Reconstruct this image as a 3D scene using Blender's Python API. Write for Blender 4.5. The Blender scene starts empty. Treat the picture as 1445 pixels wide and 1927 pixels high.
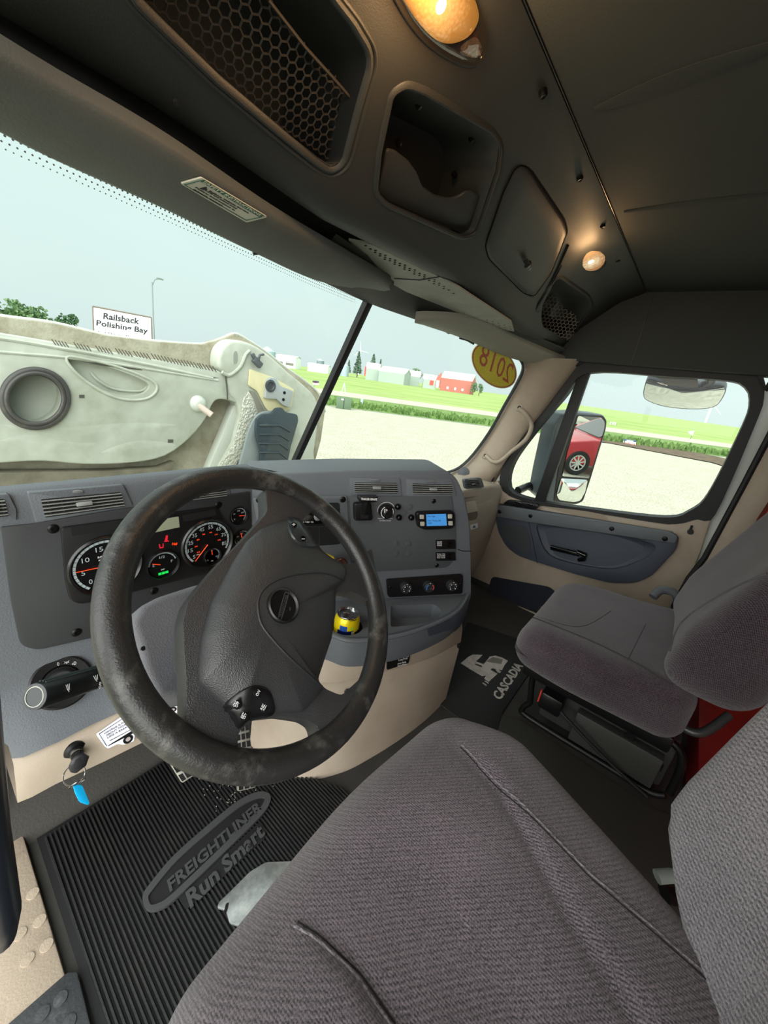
import bpy, bmesh, math, random
from mathutils import Vector, Matrix
from mathutils.bvhtree import BVHTree
random.seed(7)
SC = bpy.context.scene
COL = SC.collection
V = Vector
# ---------------------------------------------------------------- camera
FPX, CX, CY = 720.0, 722.5, 963.5
def _axes():
    X = V((1318-CX, -(800-CY), -FPX)).normalized()
    a = V((0, -(711-CY), -FPX)); b = V((500, -(711+70-CY), -FPX))
    Z = b.cross(a).normalized()
    if Z.y < 0: Z = -Z
    X = (X - Z*X.dot(Z)).normalized()
    Y = Z.cross(X)
    return Matrix((X, Y, Z))          # camera vector -> world
RM = _axes()
CAM = V((-0.85, 0, 0))
cd = bpy.data.cameras.new('camera'); cam = bpy.data.objects.new('camera', cd); COL.objects.link(cam)
cam.matrix_world = Matrix.Translation(CAM) @ RM.to_4x4()
cd.sensor_fit = 'VERTICAL'; cd.sensor_height = 36; cd.sensor_width = 27
cd.lens = FPX/1927*36; cd.clip_start = 0.02; cd.clip_end = 2000
SC.camera = cam
# ---------------------------------------------------------------- view
SC.view_settings.view_transform = 'Standard'; SC.view_settings.look = 'None'
SC.view_settings.gamma = 1; SC.view_settings.exposure = 0.0
SC.view_settings.use_curve_mapping = False
def lin(c):
    c = c/255.0
    return c/12.92 if c <= 0.04045 else ((c+0.055)/1.055)**2.4
def L3(c): return (lin(c[0]), lin(c[1]), lin(c[2]), 1)
# ---------------------------------------------------------------- overcast sky
w = bpy.data.worlds.new('sky'); SC.world = w; w.use_nodes = True
nt = w.node_tree; nt.nodes.clear()
def N(nt, t, **k):
    n = nt.nodes.new(t)
    for a, b in k.items():
        if isinstance(b, tuple) and a.startswith('i_'): pass
        setattr(n, a, b)
    return n
out = N(nt, 'ShaderNodeOutputWorld'); bg = N(nt, 'ShaderNodeBackground')
tc = N(nt, 'ShaderNodeTexCoord'); sx = N(nt, 'ShaderNodeSeparateXYZ')
nt.links.new(tc.outputs['Generated'], sx.inputs[0])
cr = N(nt, 'ShaderNodeValToRGB')
e = cr.color_ramp.elements
e[0].position = 0.0; e[0].color = L3((211, 226, 224))
e[1].position = 0.42; e[1].color = L3((219, 240, 236))
nt.links.new(sx.outputs['Z'], cr.inputs[0])
# brightness: horizon ahead 1, zenith and the side of the hidden sun (open driver door) brighter
def mathn(op, a, b=None, c=None, clamp=False):
    n = N(nt, 'ShaderNodeMath', operation=op, use_clamp=clamp)
    for i, x in enumerate((a, b, c)):
        if x is None: continue
        if isinstance(x, (int, float)): n.inputs[i].default_value = x
        else: nt.links.new(x, n.inputs[i])
    return n.outputs[0]
zen = mathn('MULTIPLY', mathn('SMOOTH_MIN', mathn('MAXIMUM', mathn('SUBTRACT', sx.outputs['Z'], 0.45), 0), 1.0, 0.05), SKY_ZEN:=3.5)
lf = mathn('MAXIMUM', mathn('SUBTRACT', mathn('ADD', mathn('MULTIPLY', sx.outputs['X'], -0.80), mathn('MULTIPLY', sx.outputs['Y'], -0.45)), 0.18), 0)
lft = mathn('MULTIPLY', lf, SKY_LEFT:=9.0)
nz = N(nt, 'ShaderNodeTexNoise'); nz.inputs['Scale'].default_value = 1.6; nz.inputs['Detail'].default_value = 3
mpn = N(nt, 'ShaderNodeMapping'); mpn.inputs['Scale'].default_value = (1, 1, 3.5)
nt.links.new(tc.outputs['Generated'], mpn.inputs[0]); nt.links.new(mpn.outputs[0], nz.inputs['Vector'])
cl = mathn('ADD', mathn('MULTIPLY', nz.outputs[0], 0.16), 0.92)
nt.links.new(cr.outputs[0], bg.inputs[0]); nt.links.new(mathn('MULTIPLY', cl, 1.13), bg.inputs[1])
bg2 = N(nt, 'ShaderNodeBackground'); bg2.inputs[0].default_value = L3((240, 238, 234)); nt.links.new(mathn('MULTIPLY', mathn('ADD', zen, lft), cl), bg2.inputs[1])
ad = N(nt, 'ShaderNodeAddShader'); nt.links.new(bg.outputs[0], ad.inputs[0]); nt.links.new(bg2.outputs[0], ad.inputs[1]); nt.links.new(ad.outputs[0], out.inputs[0])
# ---------------------------------------------------------------- pixel rays measured on the photograph -> points on real planes
def ray(u, v): return RM @ V((u-CX, -(v-CY), -FPX))
def ax(u, v, a, val):
    d = ray(u, v); return CAM + d*((val-CAM[a])/d[a])
def X_(u, v, x): return ax(u, v, 0, x)
def Y_(u, v, y): return ax(u, v, 1, y)
def Z_(u, v, z): return ax(u, v, 2, z)
def AT(u, v, depth): return CAM + ray(u, v)*(depth/FPX)
class PL:
    def __init__(s, p, n): s.p = V(p); s.n = V(n).normalized()
    def at(s, u, v, h=0.0):
        d = ray(u, v); return CAM + d*((s.p + s.n*h - CAM).dot(s.n)/d.dot(s.n))
def PL3(a, b, c):
    n = (b-a).cross(c-a).normalized()
    if n.dot(CAM-a) < 0: n = -n
    return PL(a, n)
def spl(pts, k=6, closed=True):
    """Catmull-Rom through points (tuples or vectors)."""
    P = [V(p) for p in pts]; n = len(P); o = []
    rng = range(n) if closed else range(n-1)
    for i in rng:
        if closed: a, b, c, d = P[(i-1) % n], P[i], P[(i+1) % n], P[(i+2) % n]
        else: a, b, c, d = P[max(i-1, 0)], P[i], P[i+1], P[min(i+2, n-1)]
        for j in range(k):
            t = j/k
            o.append(0.5*((2*b)+(c-a)*t+(2*a-5*b+4*c-d)*t*t+(-a+3*b-3*c+d)*t**3))
    if not closed: o.append(P[-1])
    return o
def rnd(pts, r, k=5):
    """round the corners of a polygon (pixel or metre units)."""
    P = [V(p) for p in pts]; n = len(P); o = []
    for i in range(n):
        a, b, c = P[i-1], P[i], P[(i+1) % n]
        rr = r[i] if isinstance(r, list) else r
        da, dc = (a-b), (c-b)
        q = min(rr, da.length*0.45, dc.length*0.45)
        s, t = b+da.normalized()*q, b+dc.normalized()*q
        for j in range(k+1):
            x = j/k; o.append(s*(1-x)**2+b*2*x*(1-x)+t*x*x)
    return o
# ---------------------------------------------------------------- materials
MATS = {}
def mat(name, col=(128, 128, 128), rough=0.6, metal=0.0, bump=None, var=None, spec=0.5, emit=None, coat=0, bump2=None, sheen=0):
    if name in MATS: return MATS[name]
    m = bpy.data.materials.new(name); m.use_nodes = True; MATS[name] = m
    t = m.node_tree; b = t.nodes['Principled BSDF']
    b.inputs['Base Color'].default_value = L3(col); b.inputs['Roughness'].default_value = rough
    b.inputs['Metallic'].default_value = metal; b.inputs['Specular IOR Level'].default_value = spec
    b.inputs['Coat Weight'].default_value = coat; b.inputs['Sheen Weight'].default_value = sheen
    tcn = t.nodes.new('ShaderNodeTexCoord')
    if emit:
        b.inputs['Emission Color'].default_value = L3(emit[0]); b.inputs['Emission Strength'].default_value = emit[1]
    if var:       # (scale, second colour, low, high)
        n = t.nodes.new('ShaderNodeTexNoise'); n.inputs['Scale'].default_value = var[0]; n.inputs['Detail'].default_value = 6
        n.inputs['Roughness'].default_value = 0.65
        t.links.new(tcn.outputs['Object'], n.inputs['Vector'])
        r = t.nodes.new('ShaderNodeValToRGB'); r.color_ramp.elements[0].position = var[2]; r.color_ramp.elements[1].position = var[3]
        r.color_ramp.elements[0].color = L3(col); r.color_ramp.elements[1].color = L3(var[1])
        t.links.new(n.outputs[0], r.inputs[0]); t.links.new(r.outputs[0], b.inputs['Base Color'])
    last = None
    for bp in (bump, bump2):
        if not bp: continue
        n = t.nodes.new('ShaderNodeTexNoise' if len(bp) < 3 or bp[2] == 'n' else 'ShaderNodeTexVoronoi')
        n.inputs['Scale'].default_value = bp[0]
        if n.bl_idname == 'ShaderNodeTexNoise': n.inputs['Detail'].default_value = 2
        t.links.new(tcn.outputs['Object'], n.inputs['Vector'])
        bu = t.nodes.new('ShaderNodeBump'); bu.inputs['Strength'].default_value = 1.0; bu.inputs['Distance'].default_value = bp[1]
        t.links.new(n.outputs[0], bu.inputs['Height'])
        if last: t.links.new(last.outputs[0], bu.inputs['Normal'])
        last = bu
    if last: t.links.new(last.outputs[0], b.inputs['Normal'])
    return m
def fabric(name, dark, light, pitch=0.0032, mixlo=0.42, mixhi=0.62, rot=0.0, ribs=0.8):
    m = bpy.data.materials.new(name); m.use_nodes = True; MATS[name] = m
    t = m.node_tree; b = t.nodes['Principled BSDF']; b.inputs['Roughness'].default_value = 0.95
    b.inputs['Specular IOR Level'].default_value = 0.15; b.inputs['Sheen Weight'].default_value = 0.35; b.inputs['Sheen Roughness'].default_value = 0.5
    tcn = t.nodes.new('ShaderNodeTexCoord'); mp = t.nodes.new('ShaderNodeMapping'); mp.inputs['Rotation'].default_value = (rot*0.4, 0.1, rot)
    t.links.new(tcn.outputs['Object'], mp.inputs[0])
    w1 = t.nodes.new('ShaderNodeTexWave'); w1.wave_type = 'BANDS'; w1.bands_direction = 'X'; w1.inputs['Scale'].default_value = 1/pitch/3.18
    w1.inputs['Distortion'].default_value = 0.8; w1.inputs['Detail'].default_value = 1; w1.inputs['Detail Scale'].default_value = 200
    w2 = t.nodes.new('ShaderNodeTexWave'); w2.bands_direction = 'DIAGONAL'; w2.inputs['Scale'].default_value = 1/pitch/3.9; w2.inputs['Distortion'].default_value = 2.5
    w2.inputs['Detail Scale'].default_value = 150
    n1 = t.nodes.new('ShaderNodeTexNoise'); n1.inputs['Scale'].default_value = 650; n1.inputs['Detail'].default_value = 3
    n2 = t.nodes.new('ShaderNodeTexNoise'); n2.inputs['Scale'].default_value = 7; n2.inputs['Detail'].default_value = 4
    for n in (w1, w2, n1, n2): t.links.new(mp.outputs[0], n.inputs['Vector'])
    def mm(op, a, bb):
        q = t.nodes.new('ShaderNodeMath'); q.operation = op
        for i, x in enumerate((a, bb)):
            if isinstance(x, (int, float)): q.inputs[i].default_value = x
            else: t.links.new(x, q.inputs[i])
        return q.outputs[0]
    h = mm('ADD', mm('MULTIPLY', w1.outputs['Fac'], 0.22*ribs), mm('ADD', mm('MULTIPLY', w2.outputs['Fac'], 0.14*ribs), mm('MULTIPLY', n1.outputs[0], 0.85)))
    h2 = mm('ADD', h, mm('MULTIPLY', mm('SUBTRACT', n2.outputs[0], 0.5), 0.25))
    r = t.nodes.new('ShaderNodeValToRGB'); r.color_ramp.elements[0].position = mixlo; r.color_ramp.elements[1].position = mixhi+0.16
    r.color_ramp.elements[0].color = L3(dark); r.color_ramp.elements[1].color = L3(light)
    t.links.new(h2, r.inputs[0]); t.links.new(r.outputs[0], b.inputs['Base Color'])
    bu = t.nodes.new('ShaderNodeBump'); bu.inputs['Distance'].default_value = 0.0012; t.links.new(h, bu.inputs['Height']); t.links.new(bu.outputs[0], b.inputs['Normal'])
    return m
def glassmat(name, tint, gloss=0.06, rough=0.0):
    m = bpy.data.materials.new(name); m.use_nodes = True; MATS[name] = m
    t = m.node_tree; t.nodes.clear()
    o = t.nodes.new('ShaderNodeOutputMaterial'); mx = t.nodes.new('ShaderNodeMixShader'); tr = t.nodes.new('ShaderNodeBsdfTransparent'); g = t.nodes.new('ShaderNodeBsdfGlossy')
    tr.inputs[0].default_value = L3(tint); g.inputs['Roughness'].default_value = rough; mx.inputs[0].default_value = gloss
    t.links.new(tr.outputs[0], mx.inputs[1]); t.links.new(g.outputs[0], mx.inputs[2]); t.links.new(mx.outputs[0], o.inputs[0])
    return m
G_DASH = mat('dash_grey_plastic', (93, 97, 102), 0.55, bump=(420, 0.0006), spec=0.4)
G_DASH2 = mat('dash_lower_plastic', (68, 73, 84), 0.5, bump=(420, 0.0006), spec=0.4)
G_PANEL = mat('panel_charcoal', (70, 73, 76), 0.6, bump=(900, 0.0002), spec=0.4)
G_DARK = mat('dark_plastic', (36, 37, 39), 0.5)
G_BLACK = mat('black_plastic', (16, 16, 17), 0.35)
G_GLOSS = mat('gloss_black', (10, 10, 11), 0.12)
G_BEIGE = mat('beige_plastic', (170, 156, 139), 0.6, bump=(500, 0.0003), var=(9, (158, 144, 127), 0.4, 0.75))
G_CONS = mat('overhead_plastic', (44, 45, 44), 0.55, bump=(600, 0.0003), spec=0.5)
G_CEIL = mat('headliner_vinyl', (54, 57, 55), 0.8, bump=(300, 0.0005))
G_VISOR = mat('visor_vinyl', (92, 94, 90), 0.65, bump=(350, 0.0005), var=(6, (80, 82, 78), 0.4, 0.7))
G_RUB = mat('black_rubber', (20, 20, 21), 0.6)
G_VENT = mat('vent_slat', (138, 140, 138), 0.45)
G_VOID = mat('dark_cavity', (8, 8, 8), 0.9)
G_LEATH = mat('wheel_leather', (50, 50, 51), 0.38, bump=(700, 0.0004, 'v'), spec=0.5)
G_RIM = mat('worn_rim_leather', (36, 35, 34), 0.4, bump=(90, 0.0007), bump2=(500, 0.0004), var=(22, (84, 82, 78), 0.55, 0.72), spec=0.55)
G_SCREW = mat('screw_black', (24, 24, 24), 0.35, 0.6)
G_CHROME = mat('bright_metal', (205, 205, 205), 0.18, 1.0)
G_WHITE = mat('white_print', (225, 225, 225), 0.6)
G_ORANGE = mat('orange_needle', (255, 80, 30), 0.5, emit=((255, 70, 25), 0.5))
G_WPAINT = mat('white_cab_paint', (222, 228, 222), 0.3)
G_METALB = mat('black_metal', (22, 22, 22), 0.4, 0.3)
G_GLASS = glassmat('windshield_glass', (252, 255, 254), 0.008)
G_LENS = glassmat('gauge_glass', (235, 238, 240), 0.04)
F_DRV = fabric('seat_fabric', (41, 35, 40), (124, 111, 118), pitch=0.0025)
F_DRVB = fabric('seat_back_fabric', (54, 47, 54), (156, 147, 154), pitch=0.0028, rot=1.2)
F_PAS = fabric('passenger_fabric', (36, 29, 35), (106, 92, 100), pitch=0.0026, rot=0.9)
# ---------------------------------------------------------------- mesh helpers
def root_off(p):
    o = V((0, 0, 0))
    while p is not None: o += V(p.location); p = p.parent
    return o
def J(*parts):
    vs, fs = [], []
    for p in parts:
        if not p: continue
        k = len(vs); vs += [V(q) for q in p[0]]; fs += [tuple(i+k for i in f) for f in p[1]]
    return vs, fs
def mk(name, geo, m, parent=None, bevel=0, seg=2, smooth=True, ang=40, loc=None, fix=True):
    vs, fs = geo
    me = bpy.data.meshes.new(name)
    if parent is None:
        if loc is None:
            a = [min(q[i] for q in vs) for i in range(3)]; b = [max(q[i] for q in vs) for i in range(3)]
            loc = V(((a[0]+b[0])/2, (a[1]+b[1])/2, a[2]))
        off = V(loc)
    else: off = root_off(parent); loc = V((0, 0, 0))
    bm = bmesh.new()
    bv = [bm.verts.new(V(q)-off) for q in vs]
    for f in fs:
        try: bm.faces.new([bv[i] for i in f])
        except ValueError: pass
    bmesh.ops.remove_doubles(bm, verts=bm.verts, dist=1e-6)
    if fix: bmesh.ops.recalc_face_normals(bm, faces=bm.faces)
    if bevel:
        ed = [e for e in bm.edges if len(e.link_faces) == 2 and e.calc_face_angle(0) > math.radians(35)]
        bmesh.ops.bevel(bm, geom=ed, offset=bevel, segments=seg, affect='EDGES', profile=0.5, clamp_overlap=True)
    if smooth:
        for f in bm.faces: f.smooth = True
    bm.to_mesh(me); bm.free()
    if smooth: me.set_sharp_from_angle(angle=math.radians(ang))
    me.materials.append(m)
    o = bpy.data.objects.new(name, me); COL.objects.link(o)
    if parent is not None: o.parent = parent
    else: o.location = loc
    return o
def tag(o, label=None, cat=None, group=None, kind=None):
    if label: o['label'] = label
    if cat: o['category'] = cat
    if group: o['group'] = group
    if kind: o['kind'] = kind
    return o
def thing(name, label, cat, loc, group=None, kind=None):
    o = bpy.data.objects.new(name, None); COL.objects.link(o); o.location = V(loc); o.empty_display_size = 0.05
    return tag(o, label, cat, group, kind)
def extr(pts, vec):
    """closed polygon extruded by vec (front = pts)."""
    n = len(pts); vs = [V(p) for p in pts]+[V(p)+V(vec) for p in pts]
    fs = [tuple(range(n)), tuple(range(2*n-1, n-1, -1))]+[(i, (i+1) % n, n+(i+1) % n, n+i) for i in range(n)]
    return vs, fs
def box(c, s, xd=(1, 0, 0), yd=(0, 1, 0)):
    xd = V(xd).normalized(); zd = xd.cross(V(yd)).normalized(); yd = zd.cross(xd); c = V(c)
    vs = [c+xd*(sx*s[0]/2)+yd*(sy*s[1]/2)+zd*(sz*s[2]/2) for sz in (-1, 1) for sy in (-1, 1) for sx in (-1, 1)]
    return vs, [(0, 2, 3, 1), (4, 5, 7, 6), (0, 1, 5, 4), (1, 3, 7, 5), (3, 2, 6, 7), (2, 0, 4, 6)]
def bb(x0, x1, y0, y1, z0, z1): return box(((x0+x1)/2, (y0+y1)/2, (z0+z1)/2), (abs(x1-x0), abs(y1-y0), abs(z1-z0)))
def basis(n):
    n = V(n).normalized(); a = V((0, 0, 1)) if abs(n.z) < 0.9 else V((1, 0, 0))
    x = a.cross(n).normalized(); return x, n.cross(x), n
def cyl(c, n, r, h, seg=20, r2=None):
    """base centre c, axis n."""
    x, y, n = basis(n); c = V(c); r2 = r if r2 is None else r2
    a = [c+(x*math.cos(2*math.pi*i/seg)+y*math.sin(2*math.pi*i/seg))*r for i in range(seg)]
    b = [c+n*h+(x*math.cos(2*math.pi*i/seg)+y*math.sin(2*math.pi*i/seg))*r2 for i in range(seg)]
    return a+b, [tuple(range(seg))[::-1], tuple(range(seg, 2*seg))]+[(i, (i+1) % seg, seg+(i+1) % seg, seg+i) for i in range(seg)]
def lathe(c, n, prof, seg=32, x=None):
    xx, yy, n = basis(n); c = V(c); vs = []; fs = []
    for r, h in prof:
        for i in range(seg):
            t = 2*math.pi*i/seg; vs.append(c+n*h+(xx*math.cos(t)+yy*math.sin(t))*max(r, 1e-5))
    for k in range(len(prof)-1):
        for i in range(seg):
            j = (i+1) % seg; fs.append((k*seg+i, k*seg+j, (k+1)*seg+j, (k+1)*seg+i))
    return vs, fs
def tube(path, r, seg=8, closed=False, up=None):
    P = [V(p) for p in path]; n = len(P); vs = []; fs = []
    T = []
    for i in range(n):
        a = P[(i-1) % n] if closed or i > 0 else P[0]; b = P[(i+1) % n] if closed or i < n-1 else P[-1]
        T.append((b-a).normalized())
    u = V(up) if up else basis(T[0])[0]
    for i in range(n):
        u = (u - T[i]*u.dot(T[i])); u = u.normalized() if u.length > 1e-6 else basis(T[i])[0]
        w_ = T[i].cross(u)
        rr = r[i] if isinstance(r, list) else r
        ra, rb = rr if isinstance(rr, tuple) else (rr, rr)
        for k in range(seg):
            t = 2*math.pi*k/seg; vs.append(P[i]+u*math.cos(t)*ra+w_*math.sin(t)*rb)
    for i in range(n if closed else n-1):
        j = (i+1) % n
        for k in range(seg):
            q = (k+1) % seg; fs.append((i*seg+k, i*seg+q, j*seg+q, j*seg+k))
    if not closed: fs += [tuple(range(seg))[::-1], tuple(range((n-1)*seg, n*seg))]
    return vs, fs
def loft(rows, closed=False, caps=False):
    n = len(rows[0]); vs = [V(p) for r in rows for p in r]; fs = []
    for k in range(len(rows)-1):
        for i in range(n if closed else n-1):
            j = (i+1) % n; fs.append((k*n+i, k*n+j, (k+1)*n+j, (k+1)*n+i))
    if caps: fs += [tuple(range(n))[::-1], tuple(range((len(rows)-1)*n, len(rows)*n))]
    return vs, fs
def pillow(plane, px, prof, cen=None):
    """rings of an outline shrunk toward its centre: prof = [(scale, height)...]; last ring is closed by a fan."""
    c = sum((V(p) for p in px), V((0, 0)))/len(px) if cen is None else V(cen)
    rows = []
    for s, h in prof: rows.append([plane.at(*(c+(V(p)-c)*s), h) for p in px])
    vs, fs = loft(rows, True); n = len(px); k = len(vs); vs.append(plane.at(*c, prof[-1][1]))
    fs += [((len(rows)-1)*n+i, (len(rows)-1)*n+(i+1) % n, k) for i in range(n)]
    return vs, fs
def plate(plane, px, h0, h1):
    top = [plane.at(p[0], p[1], h1) for p in px]; return extr(top, plane.n*(h0-h1))
def ringplate(plane, outer, inner, h0, h1):
    """frame between two outlines with equal point counts."""
    n = len(outer)
    o = [plane.at(p[0], p[1], h1) for p in outer]; i_ = [plane.at(p[0], p[1], h1) for p in inner]
    d = plane.n*(h0-h1)
    rows = [[p+d for p in o], o, i_, [p+d for p in i_], [p+d for p in o]]
    return loft(rows, True)
def resamp(px, n):
    P = [V(p) for p in px]; P.append(P[0]); L = [0]
    for a, b in zip(P, P[1:]): L.append(L[-1]+(b-a).length)
    o = []; k = 0
    for i in range(n):
        t = L[-1]*i/n
        while L[k+1] < t: k += 1
        o.append(P[k].lerp(P[k+1], (t-L[k])/max(L[k+1]-L[k], 1e-9)))
    return o
def offpx(px, d):
    """offset a closed pixel polygon outward (d>0)."""
    n = len(px); P = [V(p) for p in px]
    A = sum(P[i].x*P[(i+1) % n].y-P[(i+1) % n].x*P[i].y for i in range(n)); s = 1 if A > 0 else -1
    o = []
    for i in range(n):
        t = (P[(i+1) % n]-P[i-1]).normalized(); o.append(P[i]+V((t.y, -t.x))*d*s)
    return o
def rbox(c, s, r, n=14, deform=None):
    """rounded box grid; deform(p in [-1,1]^3, world point)->world point."""
    h = V(s)/2; vs = []; fs = []; idx = {}
    def vert(p):
        key = (round(p[0], 5), round(p[1], 5), round(p[2], 5))
        if key in idx: return idx[key]
        q = V((p[0]*h.x, p[1]*h.y, p[2]*h.z)); inn = V([max(-h[i]+r, min(h[i]-r, q[i])) for i in range(3)])
        d = q-inn
        if d.length > 1e-9: q = inn+d.normalized()*r*min(1, max(abs(d.x), abs(d.y), abs(d.z))/r) if False else inn+d.normalized()*min(r, max(abs(d.x), abs(d.y), abs(d.z)))
        q = q+V(c)
        if deform: q = deform(V(p), q)
        idx[key] = len(vs); vs.append(q); return idx[key]
    def g(i): 
        t = i/n*2-1; return math.copysign(abs(t)**0.8, t) if t else 0.0
    for a in range(3):
        b, c2 = (a+1) % 3, (a+2) % 3
        for sgn in (-1, 1):
            for i in range(n):
                for j in range(n):
                    q = []
                    for di, dj in ((0, 0), (1, 0), (1, 1), (0, 1)):
                        p = [0, 0, 0]; p[a] = sgn; p[b] = g(i+di); p[c2] = g(j+dj); q.append(vert(p))
                    fs.append(tuple(q) if sgn > 0 else tuple(q[::-1]))
    return vs, fs
def bvh(geo): return BVHTree.FromPolygons([tuple(v) for v in geo[0]], geo[1])
def hit(b, u, v, lift=0.0):
    d = ray(u, v).normalized(); l, nn, i, dist = b.ray_cast(CAM, d)
    if l is None: return None
    if nn.dot(d) > 0: nn = -nn
    return l+nn*lift
def hitn(b, u, v):
    d = ray(u, v).normalized(); l, nn, i, dist = b.ray_cast(CAM, d)
    if nn.dot(d) > 0: nn = -nn
    return l, nn
def disc(plane, u, v, r, h0, h1, seg=20):
    return cyl(plane.at(u, v, h0), plane.n, r, h1-h0, seg)
def textgeo(s, bold=0.0, sp=1.0):
    cu = bpy.data.curves.new('tmp', 'FONT'); cu.body = s; cu.size = 1; cu.offset = bold; cu.space_character = sp; cu.resolution_u = 2
    o = bpy.data.objects.new('tmp', cu); COL.objects.link(o)
    bpy.context.view_layer.update()
    me = bpy.data.meshes.new_from_object(o.evaluated_get(bpy.context.evaluated_depsgraph_get()))
    vs = [V(v.co) for v in me.vertices]; fs = [tuple(p.vertices) for p in me.polygons]
    bpy.data.objects.remove(o); bpy.data.curves.remove(cu); bpy.data.meshes.remove(me)
    x0 = min(v.x for v in vs); x1 = max(v.x for v in vs)
    return [V(((v.x-x0)/(x1-x0), v.y/0.69, 0)) for v in vs], fs
def textp(s, A, B, Ctop, lift, thick=0.0004, bold=0.0, sp=1.0):
    """text mapped so that its baseline runs A->B and A->Ctop is one capital height."""
    vs, fs = textgeo(s, bold, sp); ex = B-A; ey = Ctop-A; n = ex.cross(ey).normalized()
    if n.dot(CAM-A) < 0: n = -n
    P = [A+ex*v.x+ey*v.y+n*lift for v in vs]
    k = len(P); ed = {}
    for f in fs:
        for i in range(len(f)):
            e_ = (f[i], f[(i+1) % len(f)]); ed[e_] = ed.get(e_, 0)+1
    side = [(a, b, b+k, a+k) for (a, b) in ed if (b, a) not in ed]
    return P+[p-n*thick for p in P], fs+[tuple(i+k for i in f[::-1]) for f in fs]+side
def ptxt(plane, s, a, b, c, h=0.0005, thick=0.0004, bold=0.0, sp=1.0):
    return textp(s, plane.at(*a, h), plane.at(*b, h), plane.at(*c, h), 0.0, thick, bold, sp)
def boolean(o, cutters):
    """subtract cutter geometries from o; result baked into the mesh."""
    bpy.context.view_layer.update()
    for g in cutters:
        c = mk('cutter', g, G_VOID, None, smooth=False)
        md = o.modifiers.new('b', 'BOOLEAN'); md.operation = 'DIFFERENCE'; md.object = c; md.solver = 'EXACT'
        bpy.context.view_layer.update()
        me = bpy.data.meshes.new_from_object(o.evaluated_get(bpy.context.evaluated_depsgraph_get()))
        o.modifiers.clear(); o.data = me
        cm = c.data; bpy.data.objects.remove(c); bpy.data.meshes.remove(cm)
    for f in o.data.polygons: f.use_smooth = True
    o.data.set_sharp_from_angle(angle=math.radians(35))
def screw(parent, p, n, r=0.006, m=None):
    return mk('screw', J(lathe(p, n, [(r*1.35, 0), (r*1.35, 0.0008), (r, 0.0025), (r*0.8, 0.003), (r*0.45, 0.003), (r*0.4, 0.0012), (0, 0.0012)], 16)), m or G_SCREW, parent)
# ================================================================ SETTING: cab shell
FZ = -1.0
M_FLOOR = mat('floor_vinyl', (62, 60, 56), 0.75, bump=(500, 0.0004), var=(5, (50, 48, 45), 0.4, 0.7))
M_TOE = mat('firewall_mat', (60, 57, 53), 0.85, bump=(200, 0.001))
M_RED = mat('red_panel', (150, 30, 30), 0.5, var=(6, (110, 22, 22), 0.45, 0.75))
M_ORG = mat('orange_red_panel', (255, 92, 52), 0.6)
tag(mk('floor', J(bb(-0.84, 1.02, -0.55, 1.10, FZ-0.03, FZ)), M_FLOOR), kind='structure')
tag(mk('wall_front', loft([[V((x, 0.80, FZ)) for x in (-0.9, -0.3, 0.3, 1.02)], [V((x, 0.95, -0.86)) for x in (-0.9, -0.3, 0.3, 1.02)],
    [V((x, 1.04, -0.7)) for x in (-0.9, -0.3, 0.3, 1.02)], [V((x, 1.06, -0.45)) for x in (-0.9, -0.3, 0.3, 1.02)]]), M_TOE, fix=False), kind='structure')
tag(mk('wall_left', bb(-0.93, -0.88, 0.85, 1.1, -0.98, -0.80), M_TOE), kind='structure')
tag(mk('ceiling', J(bb(-1.05, 1.05, -0.6, 0.80, 0.44, 0.47), bb(-1.0, 0.97, -0.55, 0.298, 0.415, 0.44)), G_CEIL, bevel=0.002), kind='structure')  # larger upper slab is an unseen outer roof added to block light
# pressed ribs of the headliner
rb = []
for (a, b, r) in (((1175, 398), (1480, 362), 0.010), ((1120, 205), (1480, 75), 0.012)):
    P, Q = Z_(*a, 0.415), Z_(*b, 0.415)
    rb.append(tube([P.lerp(Q, i/8) for i in range(9)], [(0.0030, 1.6*r*(0.3+0.7*math.sin(math.pi*i/8))) for i in range(9)], 10, up=(0, 0, 1)))
tag(mk('trim_1', J(*rb), G_CEIL), kind='structure')
tag(mk('wall_right', J(bb(0.94, 1.02, -0.45, 0.78, 0.168, 0.44), bb(1.0, 1.04, -0.55, 1.05, -1.0, -0.62)), G_CEIL, bevel=0.006), kind='structure')
tag(mk('wall_back', bb(-1.0, 1.02, -0.60, -0.57, -1.0, 0.44), M_RED), kind='structure')
tag(mk('trim_2', bb(0.345, 1.0, -0.57, -0.285, -1.0, -0.90), M_RED, bevel=0.01), kind='structure')
# header seam strip between overhead console and headliner
tag(mk('trim_3', J(tube([V((x, 0.295, 0.4145)) for x in (-1.0, -0.5, 0, 0.5, 0.9)], 0.0014, 6), tube([V((0.94, 0.272, 0.40)), V((0.94, 0.272, 0.17))], 0.0016, 6)), G_BLACK), kind='structure')
# ---- windshield (two panes)
def wsp(x, z):                      # measured sweep and rake of the glass
    a = abs(x); y0 = 1.083 - 0.253*a; return V((x, y0 - 0.53*(z+0.36)*(1-0.13*a), z))
def wsgrid(x0, x1, n=8):
    rows = []
    for k in range(7):
        z = -0.44+(0.30+0.44)*k/6; rows.append([wsp(x0+(x1-x0)*i/n, z) for i in range(n+1)])
    a = loft(rows); b = [p+V((0, 0.006, 0.002)) for p in a[0]]; m_ = len(a[0])
    return a[0]+b, a[1]+[tuple(i+m_ for i in f[::-1]) for f in a[1]]
tag(mk('window_1', wsgrid(-0.99, -0.002), G_GLASS), kind='structure')
tag(mk('window_2', wsgrid(0.002, 0.97), G_GLASS), kind='structure')
PW = PL3(wsp(0, -0.36), wsp(0.9, -0.36), wsp(0.5, 0.25))
dv0, dv1 = wsp(0, -0.42), wsp(0, 0.28)
dd = (dv1-dv0).normalized()
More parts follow.
